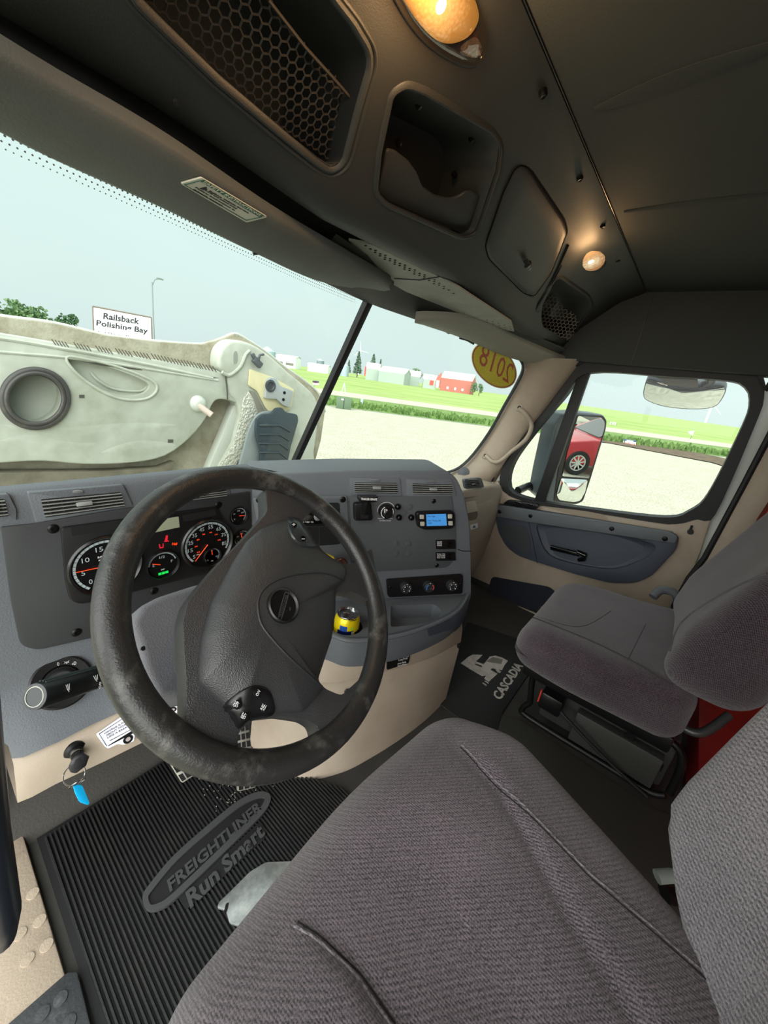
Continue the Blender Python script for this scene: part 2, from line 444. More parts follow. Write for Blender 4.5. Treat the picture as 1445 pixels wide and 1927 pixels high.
tag(mk('trim_4', box((dv0+dv1)/2-V((0, 0.01, 0)), (0.024, 0.02, (dv1-dv0).length), (1, 0, 0), dd.cross(V((1, 0, 0)))), G_RUB, bevel=0.004), kind='structure')
# black rubber and ceramic edge of the right pane
ec = [(560, 893), (700, 889), (800, 889), (846, 887), (880, 865), (918, 815), (948, 762), (972, 720), (982, 695), (976, 676), (950, 655)]
def onws(u, v, lift=0.0, off=0.0):
    # intersect ray with ruled windshield
    d = ray(u, v); t = 0.5
    lo, hi = 0.2, 3.0
    f_ = lambda t: (CAM+d*t).y - wsp((CAM+d*t).x, (CAM+d*t).z).y + off
    lo, hi = 0.1/FPX, 4.0/FPX
    for _ in range(50):
        m_ = (lo+hi)/2
        if f_(m_) < 0: lo = m_
        else: hi = m_
    return CAM+d*lo-V((0, lift, 0))
tag(mk('trim_5', tube([onws(p.x, p.y, 0.004) for p in spl(ec, 4, False)], [(0.010, 0.005)]*41, 8), G_RUB), kind='structure')
# dotted ceramic band along the top of the left pane
dots = []
for i in range(150):
    for k in range(6):
        x = -0.99+i*0.0063+(k % 2)*0.003; z = 0.187-k*0.0052+0.02*max(0, x+0.2)
        p = wsp(x, z+0.01); dots.append(cyl(p-V((0, 0.0008, 0)), (0, -1, -0.5), 0.0019-0.00022*k, 0.0003, 6))
tag(mk('trim_6', J(*dots), mat('frit_grey', (120, 132, 130), 0.7), smooth=False), kind='structure')
# ---- right A-pillar trim with grab handle
ca = [(842, 893), (882, 868), (925, 808), (952, 760), (976, 716), (986, 690), (978, 672)]
cb = [(925, 908), (948, 872), (985, 818), (1020, 775), (1050, 735), (1078, 698), (1095, 676)]
A_ = [onws(p.x, p.y, 0.012) for p in spl(ca, 5, False)]; B_ = [X_(p.x, p.y, 0.965) for p in spl(cb, 5, False)]
rows = []
for k in range(7):
    t = k/6; rows.append([a.lerp(b, t)+V((-0.012*math.sin(math.pi*t), -0.02*math.sin(math.pi*t), 0)) for a, b in zip(A_, B_)])
rows.append([b+V((0.05, 0.0, 0)) for b in B_]); rows.insert(0, [a+V((0.02, 0.03, 0)) for a in A_])
pil = tag(mk('trim_7', loft(rows), G_BEIGE), kind='structure')
pbv = bvh(loft(rows))
gh = thing('grab_handle', 'beige moulded grab handle screwed to the right windshield pillar', 'grab handle', hit(pbv, 945, 850) or A_[10])
gp = [(976, 768), (990, 780), (1000, 800), (990, 826), (962, 850), (940, 868), (926, 868), (914, 857)]
lf_ = [0.004, 0.014, 0.03, 0.036, 0.036, 0.030, 0.014, 0.004]
pts = []
for (u, v), l in zip(gp, lf_):
    h_ = hit(pbv, u, v) or X_(u, v, 0.95)
    pts.append(h_ + (CAM-h_).normalized()*l)
mk('grip', tube(spl(pts, 5, False), 0.0095, 10), G_BEIGE, gh)
for (u, v) in ((977, 767), (913, 857)):
    p = hit(pbv, u, v) or X_(u, v, 0.95); n_ = (CAM-p).normalized()
    mk('mount', lathe(p-n_*0.004, n_, [(0.019, 0), (0.019, 0.006), (0.015, 0.010), (0, 0.010)], 20), G_BEIGE, gh)
    screw(gh, p+n_*0.006, n_, 0.006)
# small grey speaker/vent cap at the foot of the pillar
p = hit(pbv, 872, 890)
if p: tag(mk('defroster_cap', lathe(p, (CAM-p), [(0.03, -0.01), (0.028, 0.006), (0.0, 0.010)], 20), G_DASH), 'small dark grey cap at the foot of the right windshield pillar', 'cap')
# ---- passenger door
DX = PL((0.98, 0, 0), (-1, 0, 0)); D2 = PL((0.955, 0, 0), (-1, 0, 0))
seal_out = [(1087, 684), (1250, 688), (1400, 697), (1433, 712), (1438, 745), (1425, 790), (1346, 968), (1313, 976), (1257, 986), (1103, 962), (1010, 950), (957, 932), (940, 911), (948, 872), (981, 814), (1040, 735)]
seal_in = [(1107, 702), (1250, 708), (1375, 717), (1405, 732), (1411, 755), (1400, 795), (1334, 927), (1297, 962), (1249, 974), (1103, 957), (1022, 945), (966, 929), (955, 907), (965, 870), (1000, 820), (1060, 748)]
so = resamp(spl(seal_out, 5), 96); si = resamp(spl(seal_in, 5), 96)
door = thing('door_1', 'beige and grey passenger door with a framed side window beyond the passenger seat', None, (0.98, 0.25, -0.95), kind='structure')
mk('window_seal', ringplate(DX, so, si, -0.05, 0.004), G_RUB, door)
bar = [(1085, 712), (1110, 700), (1024, 948), (1004, 944)]
mk('window_divider', plate(DX, bar, -0.03, 0.0), G_RUB, door, bevel=0.003)
mk('window_glass', plate(DX, offpx(spl(seal_in, 3), 4), -0.034, -0.030), G_GLASS, door)
tl = [(-0.95, 0.74), (-0.95, -0.2)]
belt = [(925, 908), (936, 905), (945, 920), (958, 934), (1010, 951), (1103, 963), (1257, 987), (1313, 977), (1340, 972), (1336, 985), (1318, 1040)]
pan = [DX.at(*p, 0.0) for p in belt]+[V((0.98, -0.15, -0.62)), V((0.98, -0.15, -0.96)), V((0.98, 0.76, -0.96)), V((0.98, 0.70, -0.5))]
mk('door_panel', extr(pan, (0.04, 0, 0)), G_BEIGE, door, bevel=0.006)
# beige sill lip and long shallow pocket under the glass
mk('sill_pocket', plate(DX, rnd([(1020, 953), (1030, 948), (1135, 968), (1145, 978), (1100, 974)], 3), 0.0, 0.003), mat('beige_shadow', (150, 136, 118), 0.7), door)
ins = rnd([(930, 947), (1262, 1002), (1278, 1012), (1272, 1035), (1225, 1085), (1195, 1098), (1150, 1098), (1085, 1082), (1020, 1062), (975, 1047), (952, 1030), (936, 1000), (930, 965)], 12)
m_ins = mk('door_insert', plate(DX, ins, 0.0, 0.028), G_DASH2, door, bevel=0.006)
bowl = spl([(1012, 985), (1080, 990), (1150, 1000), (1215, 1020), (1232, 1032), (1215, 1052), (1165, 1072), (1120, 1072), (1060, 1060), (1028, 1045), (1012, 1015)], 4)
boolean(m_ins, [plate(DX, bowl, 0.006, 0.05)])
mk('bowl_back', pillow(PL((0.976, 0, 0), (-1, 0, 0)), bowl, [(1.0, 0.018), (0.93, 0.008), (0.8, 0.001), (0.5, 0.0)]), G_DASH2, door)
band = rnd([(931, 949), (1262, 1001), (1276, 1010), (1270, 1024), (1190, 1012), (1000, 984), (934, 973)], 4)
mk('armrest_band', plate(DX, band, 0.026, 0.042), G_DASH, door, bevel=0.005)
for (u, v) in ((940, 963), (998, 971), (1151, 995), (1251, 1014)): screw(door, DX.at(u, v, 0.042), (-1, 0, 0), 0.007)
mk('speaker_grille', plate(DX, spl([(948, 990), (985, 990), (995, 1005), (998, 1035), (985, 1040), (955, 1018), (944, 1000)], 4), 0.027, 0.030), mat('grille_cloth', (58, 62, 66), 0.8, bump=(900, 0.0006)), door)
mk('panel_joint', tube([DX.at(995, 984, 0.029), DX.at(1003, 1020, 0.029), DX.at(1011, 1060, 0.029)], 0.0012, 6), G_BLACK, door)
hd = mk('door_handle', J(tube([DX.at(u, v, 0.028) for u, v in ((1036, 1030), (1060, 1036), (1090, 1043))], [(0.011, 0.006)]*3, 10, up=(0, 0, 1)),
   tube([DX.at(u, v, h) for u, v, h in ((1085, 1038, 0.026), (1100, 1044, 0.02), (1098, 1052, 0.012), (1088, 1054, 0.008))], [0.010, 0.012, 0.012, 0.008], 10)), G_GLOSS, door)
mk('switch_panel', plate(DX, rnd([(946, 948), (955, 941), (1013, 950), (1010, 958)], 3), 0.0, 0.03), G_BLACK, door, bevel=0.002)
for (u, v) in ((976, 946), (999, 950)):
    mk('window_switch', box(DX.at(u, v, 0.033), (0.012, 0.03, 0.008)), G_GLOSS, door, bevel=0.002)
lowp = rnd([(925, 1085), (1035, 1105), (1055, 1125), (1000, 1150), (945, 1128), (918, 1112)], 8)
mk('map_pocket', plate(DX, lowp, 0.0, 0.004), mat('navy_pocket', (26, 30, 42), 0.8), door)
mk('pocket_face', plate(DX, rnd([(915, 1118), (945, 1130), (1010, 1155), (1040, 1180), (980, 1185), (900, 1170), (908, 1125)], 8), 0.0, 0.012), G_BEIGE, door, bevel=0.006)
mk('lock_knob', J(cyl(DX.at(1299, 1000, 0.0), (-1, 0, 0), 0.010, 0.012, 12), cyl(DX.at(1299, 996, 0.006), (0, 0, 1), 0.004, 0.016, 10)), G_BLACK, door)
# white outer door edge, black body seals, B-pillar trim
WP = PL((1.03, 0, 0), (-1, 0, 0))
mk('door_edge', J(plate(WP, [(1460, 700), (1490, 790), (1345, 1010), (1300, 1110), (1250, 1200), (1280, 1100), (1325, 975), (1350, 930), (1425, 780), (1440, 730)], -0.02, 0), plate(WP, [(926, 914), (942, 878), (968, 838), (958, 872), (952, 915)], -0.02, 0)), G_WPAINT, door)
tag(mk('trim_8', tube([X_(u, v, 0.955) for u, v in ((1500, 700), (1470, 778), (1400, 912), (1326, 1050), (1296, 1088), (1268, 1140), (1258, 1210))], [(0.010, 0.012)]*7, 8), G_RUB), kind='structure')
bp = [X_(u, v, 0.95) for u, v in ((1520, 680), (1475, 785), (1405, 915), (1332, 1050), (1300, 1095), (1272, 1150), (1262, 1230))]
bq = [X_(u, v, 0.93)+V((0, -0.0, 0)) for u, v in ((1560, 700), (1540, 800), (1425, 975), (1398, 1035), (1372, 1090), (1340, 1150), (1330, 1230))]
tag(mk('trim_9', loft([[p+V((0.08, 0, 0)) for p in bp], bp, [a.lerp(b, 0.5)+V((-0.012, 0, 0)) for a, b in zip(bp, bq)], bq, [p+V((0.05, -0.02, 0)) for p in bq]]), G_BEIGE), kind='structure')
tag(mk('wall_rear_right', bb(0.985, 1.0, -0.57, -0.235, -0.98, 0.42), M_ORG), kind='structure')
bpy.data.objects['wall_rear_right'].name = 'wall_rear'
tag(mk('trim_10', tube([X_(u, v, 0.965) for u, v in ((1500, 640), (1440, 735), (1430, 705), (1390, 690), (1250, 682), (1100, 678), (1060, 700), (1000, 775), (945, 860), (925, 905))], 0.007, 8), G_RUB), kind='structure')
# ---- driver door sill, kick plate and the pull bar of the open driver door
tag(mk('trim_11', bb(-0.93, -0.838, -0.3, 1.05, -1.02, -0.985), mat('worn_beige', (168, 152, 134), 0.7, bump=(300, 0.0006), var=(12, (128, 112, 96), 0.5, 0.8)), bevel=0.004), kind='structure')
sz = -0.985
for (u, v) in ((75, 1733), (38, 1758), (88, 1779), (52, 1806), (62, 1682)): mk('grip_stud', lathe(Z_(u, v, sz), (0, 0, 1), [(0.0095, -0.001), (0.0090, 0.0018), (0, 0.0022)], 18), MATS['worn_beige'], bpy.data.objects['trim_11'])
sp = [Z_(u, v, -0.983) for u, v in ((-40, 2000), (15, 1925), (128, 1826), (146, 1826), (205, 2060), (0, 2100))]
spad = tag(mk('step_pad', extr(sp, (0, 0, -0.012)), mat('worn_black_pad', (60, 62, 65), 0.5, bump=(200, 0.0006), var=(20, (110, 112, 114), 0.6, 0.8)), bevel=0.004), 'worn dark rubber pad over the rear of the driver door sill', 'step pad')
for u, v in ((114, 1880), (80, 1908), (130, 1925)): mk('pad_stud', lathe(Z_(u, v, -0.983), (0, 0, 1), [(0.0095, -0.001), (0.0090, 0.002), (0, 0.0025)], 18), MATS['worn_black_pad'], spad)
dp = thing('door_pull', 'long dark blue-grey pull bar of the open driver door at the left edge', 'door pull', (-0.87, 0.35, -0.55))
mk('bar', tube([V(p) for p in ((-0.835, 0.35, 0.05), (-0.842, 0.35, -0.10), (-0.853, 0.35, -0.26), (-0.866, 0.35, -0.40), (-0.8725, 0.35, -0.50), (-0.875, 0.35, -0.530), (-0.877, 0.35, -0.538))], [(0.018, 0.016)]*5+[(0.013, 0.011), (0.004, 0.004)], 16), mat('navy_plastic', (34, 39, 47), 0.3), dp)
mk('bar_base', J(bb(-0.90, -0.835, 0.345, 0.37, 0.02, 0.06)), MATS['navy_plastic'], dp, bevel=0.004)
# ================================================================ DASHBOARD
DF = PL((0, 0.775, 0), (0, -1, 0)); CP = PL(AT(655, 950, 1.0), (-0.557, -0.831, 0))
dash = thing('dashboard', 'grey and beige dashboard wrapping around the steering wheel under the windshield', 'dashboard', (-0.2, 0.70, FZ))
XS = [-0.90, -0.8, -0.7, -0.6, -0.5, -0.4, -0.345]
def lerp(a, b, t): return a+(b-a)*t
sec = [(1.10, -0.42), (1.07, -0.375), (0.90, -0.275), (0.83, -0.243), (0.800, -0.234), (0.785, -0.238), (0.777, -0.25), (0.775, -0.275), (0.775, -0.33), (0.775, -0.575)]
rows = [[V((x, y, z)) for x in XS] for y, z in sec]
gb = [(24, 1433), (45, 1431), (110, 1402), (173, 1369), (242, 1338), (300, 1322), (351, 1312)]
bb_ = [(33, 1511), (60, 1500), (104, 1476), (194, 1434), (277, 1393), (320, 1370), (360, 1350)]
gB = [Z_(*p, -0.69) for p in gb]; bB = [Z_(*p, -0.765) for p in bb_]
rows.append([V((lerp(p.x, x, 0.5), 0.762, -0.60)) for p, x in zip(gB, XS)])
rows.append([V((p.x, p.y+0.012, -0.665)) for p in gB]); rows.append([V((p.x, p.y+0.002, -0.685)) for p in gB])
rows.append([V((p.x, p.y+0.010, -0.692)) for p in gB])
dgeo = loft(rows)
mk('dash_body', dgeo, G_DASH, dash, fix=False, ang=60)
lb = [[V((p.x, p.y+0.010, -0.690)) for p in gB], [V((p.x, p.y+0.002, -0.698)) for p in gB], [p.lerp(q, 0.5)+V((0, -0.004, 0)) for p, q in zip(gB, bB)], bB, [p+V((0, 0.03, -0.004)) for p in bB], [p+V((0, 0.15, 0.03)) for p in bB]]
lgeo = loft(lb); mk('lower_trim', lgeo, G_BEIGE, dash, fix=False, ang=60)
dbv = bvh(J(dgeo, lgeo))
# left end cap of the dash
mk('end_cap', extr([V((-0.90, y, z)) for y, z in sec]+[V((-0.90, 0.69, -0.69)), V((-0.90, 0.8, -0.76)), V((-0.90, 1.0, -0.76))], (0.002, 0, 0)), G_DASH, dash)
# dash top from driver section over to the passenger side
top = [V((-0.345, 0.80, -0.240)), V((-0.345, 1.07, -0.40)), V((0.0, 1.10, -0.44)), V((0.5, 0.98, -0.46)), V((0.97, 0.86, -0.48)), V((0.97, 0.67, -0.46)), V((0.4, 0.62, -0.395))]
tp = [CP.at(855, 901, -0.02), CP.at(655, 894, -0.01), CP.at(560, 894, -0.01)]
mk('dash_top', (top+tp, [(0, 1, 2, 9), (2, 8, 9), (2, 3, 6, 8), (6, 7, 8), (3, 4, 5, 6)]), G_DASH, dash, fix=False)
# centre pod: angled toward the driver
podpx = rnd([(462, 893), (600, 888), (655, 886), (842, 886), (860, 900), (873, 930), (884, 985), (887, 1050), (887, 1128), (872, 1150), (500, 1160), (462, 1060)], [4, 4, 4, 14, 12, 10, 10, 10, 14, 10, 4, 4], 4)
mk('centre_pod', plate(CP, podpx, -0.14, 0.0), G_DASH, dash, bevel=0.008, seg=3)
mk('pod_joint', tube([CP.at(u, v, 0.0006) for u, v in ((862, 1034), (870, 1037), (887, 1037))], 0.0012, 6), G_BLACK, dash)
mk('centre_panel', plate(CP, rnd([(657, 934), (850, 934), (858, 985), (859, 1045), (845, 1068), (760, 1073), (664, 1078)], [3, 3, 6, 16, 16, 4, 4]), 0.0, 0.003), G_PANEL, dash, bevel=0.001)
mk('radio_bezel', plate(CP, rnd([(474, 936), (654, 933), (662, 1080), (560, 1092), (500, 1090)], 6), 0.0, 0.008), G_DASH, dash, bevel=0.004)
mk('radio_opening', plate(CP, rnd([(499, 947), (639, 946), (641, 1024), (560, 1030), (520, 1030)], 5), 0.0, 0.0088), G_VOID, dash)
rad = mk('radio', plate(CP, rnd([(556, 962), (636, 962), (637, 985), (560, 987)], 4), 0.008, 0.016), G_GLOSS, dash, bevel=0.001)
mk('radio_knob', lathe(CP.at(597, 972, 0.016), CP.n, [(0.009, 0), (0.009, 0.008), (0.006, 0.010), (0, 0.010)], 20), mat('grey_knob', (120, 122, 125), 0.3), rad)
mk('radio_marks', J(ptxt(CP, '-1  7 SEEK  TRK', (570, 984), (590, 984), (570, 981), 0.0163), ptxt(CP, 'AM FM', (607, 984), (625, 984), (607, 981), 0.0163)), G_WHITE, rad)
mk('cubby_shelf', J(plate(CP, [(560, 990), (640, 990), (640, 992), (560, 992)], 0.008, 0.012), plate(CP, [(600, 992), (602, 992), (602, 1026), (600, 1026)], 0.008, 0.0095)), G_DARK, dash)
for (u, v) in ((488, 941), (645, 940)): screw(dash, CP.at(u, v, 0.008), CP.n, 0.006)
for (u, v) in ((816, 943), (822, 1064)): screw(dash, CP.at(u, v, 0.003), CP.n, 0.005)
# vents
def qd(q, s, t):
    a = V(q[0]).lerp(V(q[1]), s); b = V(q[3]).lerp(V(q[2]), s); return a.lerp(b, t)
def vent(pl, fr, op, ns=5, nv=6, h=0.0):
    f4 = rnd(fr, 4); fb = mk('vent', plate(pl, f4, h-0.01, h+0.003), G_DASH, dash, bevel=0.002)
    mk('vent_recess', plate(pl, rnd(op, 2), h, h+0.0036), G_VOID, fb)
    g = []
    for i in range(ns):
        t = (i+0.5)/ns; a, b = qd(op, 0.0, t), qd(op, 1.0, t); A, B = pl.at(*a, h+0.0055), pl.at(*b, h+0.0055)
        g.append(box((A+B)/2, ((B-A).length, 0.0012, 0.004), (B-A), (0, 0, 1)))
    mk('slats', J(*g), G_VENT, fb, smooth=False)
    g = []
    for i in range(nv):
        s = (i+0.5)/nv; A, B = pl.at(*qd(op, s, 0.02), h+0.0042), pl.at(*qd(op, s, 0.98), h+0.0042)
        g.append(box((A+B)/2, (0.0018, (B-A).length, 0.0008), (B-A).cross(pl.n), (B-A)))
    mk('guide_vanes', J(*g), G_DARK, fb, smooth=False)
    m_ = qd(op, 0.52, 0.5); mk('vent_tab', box(pl.at(*m_, h+0.012), (0.022, 0.006, 0.006), pl.n.cross(V((0, 0, 1))), (0, 0, 1)), G_VENT, fb, bevel=0.001)
    a = V(fr[0]).lerp(V(fr[1]), 0.5); b = V(op[0]).lerp(V(op[1]), 0.5); m_ = a.lerp(b, 0.45)
    mk('vent_wheel', tube([pl.at(m_.x-s, m_.y, h+0.006) for s in (-9, -4, 4, 9)], [(0.002, 0.002), (0.003, 0.003), (0.003, 0.003), (0.002, 0.002)], 8), mat('vent_wheel', (104, 107, 108), 0.35), fb)
vent(DF, [(52, 927), (232, 912), (251, 952), (67, 985)], [(77, 940), (227, 926), (235, 953), (85, 974)])
vent(DF, [(-60, 936), (16, 930), (31, 960), (31, 980), (-50, 990)][0:4], [(-60, 944), (8, 939), (16, 971), (-60, 978)])
vent(DF, [(290, 922), (428, 907), (436, 938), (300, 957)], [(305, 932), (424, 915), (427, 934), (312, 948)])
vent(CP, [(658, 898), (753, 900), (757, 934), (659, 932)], [(667, 908), (747, 909), (749, 929), (668, 927)])
vent(CP, [(765, 901), (851, 901), (860, 934), (767, 935)], [(776, 910), (851, 912), (852, 931), (777, 930)])
# instrument panel
pp = rnd([(2, 992), (60, 986), (247, 955), (470, 925), (474, 1000), (470, 1100), (176, 1200), (70, 1224), (38, 1215), (20, 1130)], [3, 8, 8, 3, 3, 3, 10, 14, 14, 20])
mk('instrument_plate', plate(DF, pp, 0.0, 0.004), mat('plate_charcoal', (50, 52, 54), 0.6, bump=(900, 0.0002)), dash, bevel=0.0015)
for (u, v) in ((100, 995), (144, 1190), (411, 950), (290, 1112)): screw(dash, DF.at(u, v, 0.004), DF.n, 0.006)
cl = rnd([(114, 993), (408, 953), (420, 974), (432, 1026), (391, 1079), (242, 1117), (152, 1138), (131, 1130), (122, 1090)], [8, 6, 6, 8, 6, 6, 10, 10, 8])
clus = mk('instrument_cluster', plate(DF, cl, 0.004, 0.009), mat('cluster_black', (22, 22, 23), 0.35), dash, bevel=0.002)
mk('message_display', plate(DF, [(287, 980), (336, 972), (338, 992), (283, 1004)], 0.009, 0.0094), mat('lcd_green', (150, 156, 132), 0.4), clus)
mk('warning_windows', J(plate(DF, [(133, 993), (222, 980), (226, 995), (136, 1009)], 0.009, 0.0092), plate(DF, [(343, 970), (405, 958), (407, 970), (346, 982)], 0.009, 0.0092)), mat('smoked', (34, 34, 35), 0.3), clus)
ic = mat('red_lamp', (230, 30, 50), 0.5, emit=((230, 30, 50), 0.2)); 
def ico(px, m): mk('warning_light', J(*[plate(DF, q, 0.0092, 0.0095) for q in px]), m, clus, smooth=False)
ico([[(310, 1018), (312, 1010), (316, 1010), (315, 1018)], [(312, 1008), (316, 1007), (316, 1010), (312, 1010)], [(309, 1018), (318, 1017), (318, 1019), (309, 1020)]], ic)
ico([[(299, 1024), (301, 1024), (302, 1031), (300, 1031)], [(306, 1023), (308, 1023), (308, 1030), (306, 1031)], [(300, 1030), (308, 1029), (308, 1031), (300, 1032)]], ic)
ico([[(324, 1022), (326, 1021), (326, 1026), (324, 1026)], [(332, 1021), (334, 1021), (333, 1026), (331, 1026)], [(327, 1022), (331, 1022), (331, 1026), (327, 1026)]], mat('orange_lamp', (255, 70, 20), 0.5, emit=((255, 70, 20), 0.2)))
def cs(c, r, deg, h=0.0): 
    t = math.radians(deg); return c+V((math.cos(t)*r, -h, math.sin(t)*r))
def gauge(c, r, a0, a1, nt_, nums, needle=None, nr=0.7, tick=0.05, par=clus, num_h=0.16, extra=None):
    g = mk('gauge', lathe(c, (0, -1, 0), [(r*1.04, 0), (r*1.04, 0.004), (r*0.99, 0.007), (r*0.94, 0.004), (r*0.92, 0.001), (0, 0.001)], 48), mat('gauge_black', (14, 14, 15), 0.3), par)
    sg = 40; o, i_ = [], []
    for k in range(sg+1):
        d = lerp(a0, a1, k/sg); o.append(cs(c, r*0.88, d, 0.0015)); i_.append(cs(c, r*(0.88-0.075), d, 0.0015))
    vs = o+i_; fs = [(k, k+1, sg+2+k, sg+1+k) for k in range(sg)]
    tk = []
    for k in range(nt_+1):
        d = lerp(a0, a1, k/nt_); A, B = cs(c, r*0.89, d, 0.0019), cs(c, r*0.79, d, 0.0019)
        tk.append(box((A+B)/2, ((A-B).length, r*0.012, 0.0004), A-B, (0, -1, 0)))
    G1 = mk('dial_band', (vs, fs), mat('dial_white', (200, 212, 214), 0.5, emit=((190, 205, 210), 0.08)), par if par is not clus else dash) if False else None
    # band, ticks, figures and hand are printed or mounted on the dial
    dm = mat('dial_white', (168, 180, 184), 0.5)
    tx = []
    for d, s in nums:
        p = cs(c, r*nr*0.93, d, 0.0018); hh = r*num_h; ww = hh*0.62*len(s)
        tx.append(textp(s, p+V((-ww/2, 0, -hh/2)), p+V((ww/2, 0, -hh/2)), p+V((-ww/2, 0, hh/2)), 0.0002, 0.0003))
    vs2 = vs+[p+V((0, 0.0006, 0)) for p in vs]
    J0 = J((vs2, fs), *tx)
    return g, J0, tk
def gfin(g, J0, tk, needle, c, r, label='dial_markings'):
    # sub-part level: the cluster's gauges carry their markings in one mesh
    mk(label, J0, MATS['dial_white'], clus); mk('dial_ticks', J(*tk), G_BLACK, clus, smooth=False)
    if needle:
        for (d, r0, r1, cc) in needle:
            A, B = cs(cc, r0, d, 0.0035), cs(cc, r1, d, 0.0035)
            mk('needle', tube([A, B], [(0.0014, 0.0006), (0.0006, 0.0005)], 6), G_ORANGE, clus)
tc_ = V((-0.6535, 0.766, -0.393)); rT = 0.0575
g = gauge(tc_, rT, 232, -52, 30, [(222, '0'), (186, '5'), (146, '10'), (103, '15'), (62, '20'), (22, '25'), (-20, '30')], nr=0.68); gfin(*g, [(178, 0.006, rT*0.80, tc_), (150, 0.0, 0.012, tc_+V((0, 0, -0.03)))], tc_, rT)
gfin(None, J(textp('RPM', tc_+V((-0.012, -0.002, 0.018)), tc_+V((-0.001, -0.002, 0.018)), tc_+V((-0.012, -0.002, 0.0215)), 0), textp('X 100', tc_+V((-0.0115, -0.002, 0.0125)), tc_+V((-0.001, -0.002, 0.0125)), tc_+V((-0.0115, -0.002, 0.0152)), 0)), [], None, None, None) if False else None
mk('dial_text', J(textp('RPM', tc_+V((-0.012, -0.002, 0.018)), tc_+V((0.000, -0.002, 0.018)), tc_+V((-0.012, -0.002, 0.0220)), 0), textp('X 100', tc_+V((-0.0115, -0.002, 0.0125)), tc_+V((0.000, -0.002, 0.0125)), tc_+V((-0.0115, -0.002, 0.0155)), 0)), G_WHITE, clus)
A_, B_ = DF.at(341, 1028, 0.009), DF.at(435, 1016, 0.009); sc = (A_+B_)/2; sc.z -= 0.001; rS = (A_-B_).length/2
g = gauge(sc, rS, 226, -28, 17, [(217, '5'), (189, '15'), (163, '25'), (137, '35'), (109, '45'), (80, '55'), (50, '65'), (19, '75'), (-13, '85')], nr=0.74, num_h=0.15)
sub = sc+V((0.009, 0, -0.033)); g2 = gauge(sub, 0.020, 220, -40, 6, [(220, '0'), (90, '50'), (-20, '100')], num_h=0.2)
gfin(*g, [(229, 0.002, rS*0.80, sc)], sc, rS); gfin(*g2, [(95, 0.004, 0.015, sub)], sub, 0.02)
mk('dial_text', J(*[textp(s, cs(sc, rS*0.46, d, 0.002)+V((-0.003, 0, -0.0015)), cs(sc, rS*0.46, d, 0.002)+V((0.003, 0, -0.0015)), cs(sc, rS*0.46, d, 0.002)+V((-0.003, 0, 0.0015)), 0) for d, s in ((215, '10'), (180, '30'), (145, '50'), (110, '70'), (75, '90'), (42, '110'), (5, '130'))]), G_ORANGE, clus)
mk('dial_text', J(textp('MPH', sc+V((-0.026, -0.002, -0.022)), sc+V((-0.018, -0.002, -0.022)), sc+V((-0.026, -0.002, -0.0195)), 0), textp('OIL', sub+V((-0.003, -0.002, -0.014)), sub+V((0.003, -0.002, -0.014)), sub+V((-0.003, -0.002, -0.0115)), 0)), G_WHITE, clus)
fu = DF.at(306, 1062, 0.009); g = gauge(fu, 0.031, 175, 15, 8, [(170, 'E'), (92, '1/2'), (12, 'F')], nr=0.62, num_h=0.18); gfin(*g, [(158, 0.006, 0.022, fu)], fu, 0.031)
mk('level_bars', J(*[bb(fu.x-0.010+i*0.0068, fu.x-0.0045+i*0.0068, fu.y-0.003, fu.y-0.0018, fu.z-0.0215, fu.z-0.0165) for i in range(3)]), mat('green_led', (30, 230, 90), 0.5, emit=((30, 230, 90), 0.35)), clus, smooth=False)
mk('dial_text', textp('DEF', fu+V((-0.004, -0.002, -0.012)), fu+V((0.003, -0.002, -0.012)), fu+V((-0.004, -0.002, -0.0095)), 0), G_WHITE, clus)
for (u, v, r, nd) in ((448, 970, 0.0215, -8), (454, 1012, 0.0215, 100), (470, 1052, 0.0215, 120)):
    c = DF.at(u, v, 0.004); g = gauge(c, r, 225, -45, 6, [(215, '0'), (150, '60'), (90, '120'), (30, '150')], num_h=0.18, nr=0.62); gfin(*g, [(nd, 0.002, r*0.7, c)], c, r)
# centre pod controls
CX_ = V((0.831, -0.557, 0))
def cpbox(name, q, h0, h1, m, bev=0.001, par=dash, r=2): return mk(name, plate(CP, rnd(q, r), h0, h1), m, par, bevel=bev)
tb = cpbox('trailer_brake', [(666, 948), (699, 946), (702, 980), (667, 981)], 0.003, 0.022, G_BLACK, 0.004, r=5)
mk('brake_slot', plate(CP, [(678, 955), (692, 955), (693, 976), (679, 976)], 0.02, 0.0225), G_VOID, tb)
mk('brake_lever', J(tube([CP.at(686, 966, 0.02), CP.at(688, 954, 0.032), CP.at(692, 943, 0.040)], [(0.009, 0.006)]*3, 10)), G_BLACK, tb)
mk('lever_grip', plate(CP, rnd([(674, 934), (711, 934), (713, 942), (706, 946), (680, 945), (674, 942)], 3), 0.034, 0.050), G_BLACK, tb, bevel=0.003)
mk('lever_text', ptxt(CP, 'TRAILER BRAKE', (679, 941), (710, 942), (679, 937), 0.0506, bold=0.02), G_WHITE, tb)
c = CP.at(726, 961, 0.003); vk = mk('air_regulator', lathe(c, CP.n, [(0.021, 0), (0.021, 0.010), (0.019, 0.013), (0.0125, 0.014), (0.012, 0.026), (0.010, 0.028), (0, 0.028)], 32), G_BLACK, dash)
def cparc(c, r, a0, a1, w_, h, m, name, par):
    o = []; 
    for rr in (r-w_/2, r+w_/2): o.append([c+(CX_*math.cos(math.radians(lerp(a0, a1, k/16)))+V((0, 0, 1))*math.sin(math.radians(lerp(a0, a1, k/16))))*rr+CP.n*h for k in range(17)])
    a, b = o; return (a+b+[p-CP.n*0.0004 for p in a+b], [(k, k+1, 18+k, 17+k) for k in range(16)])
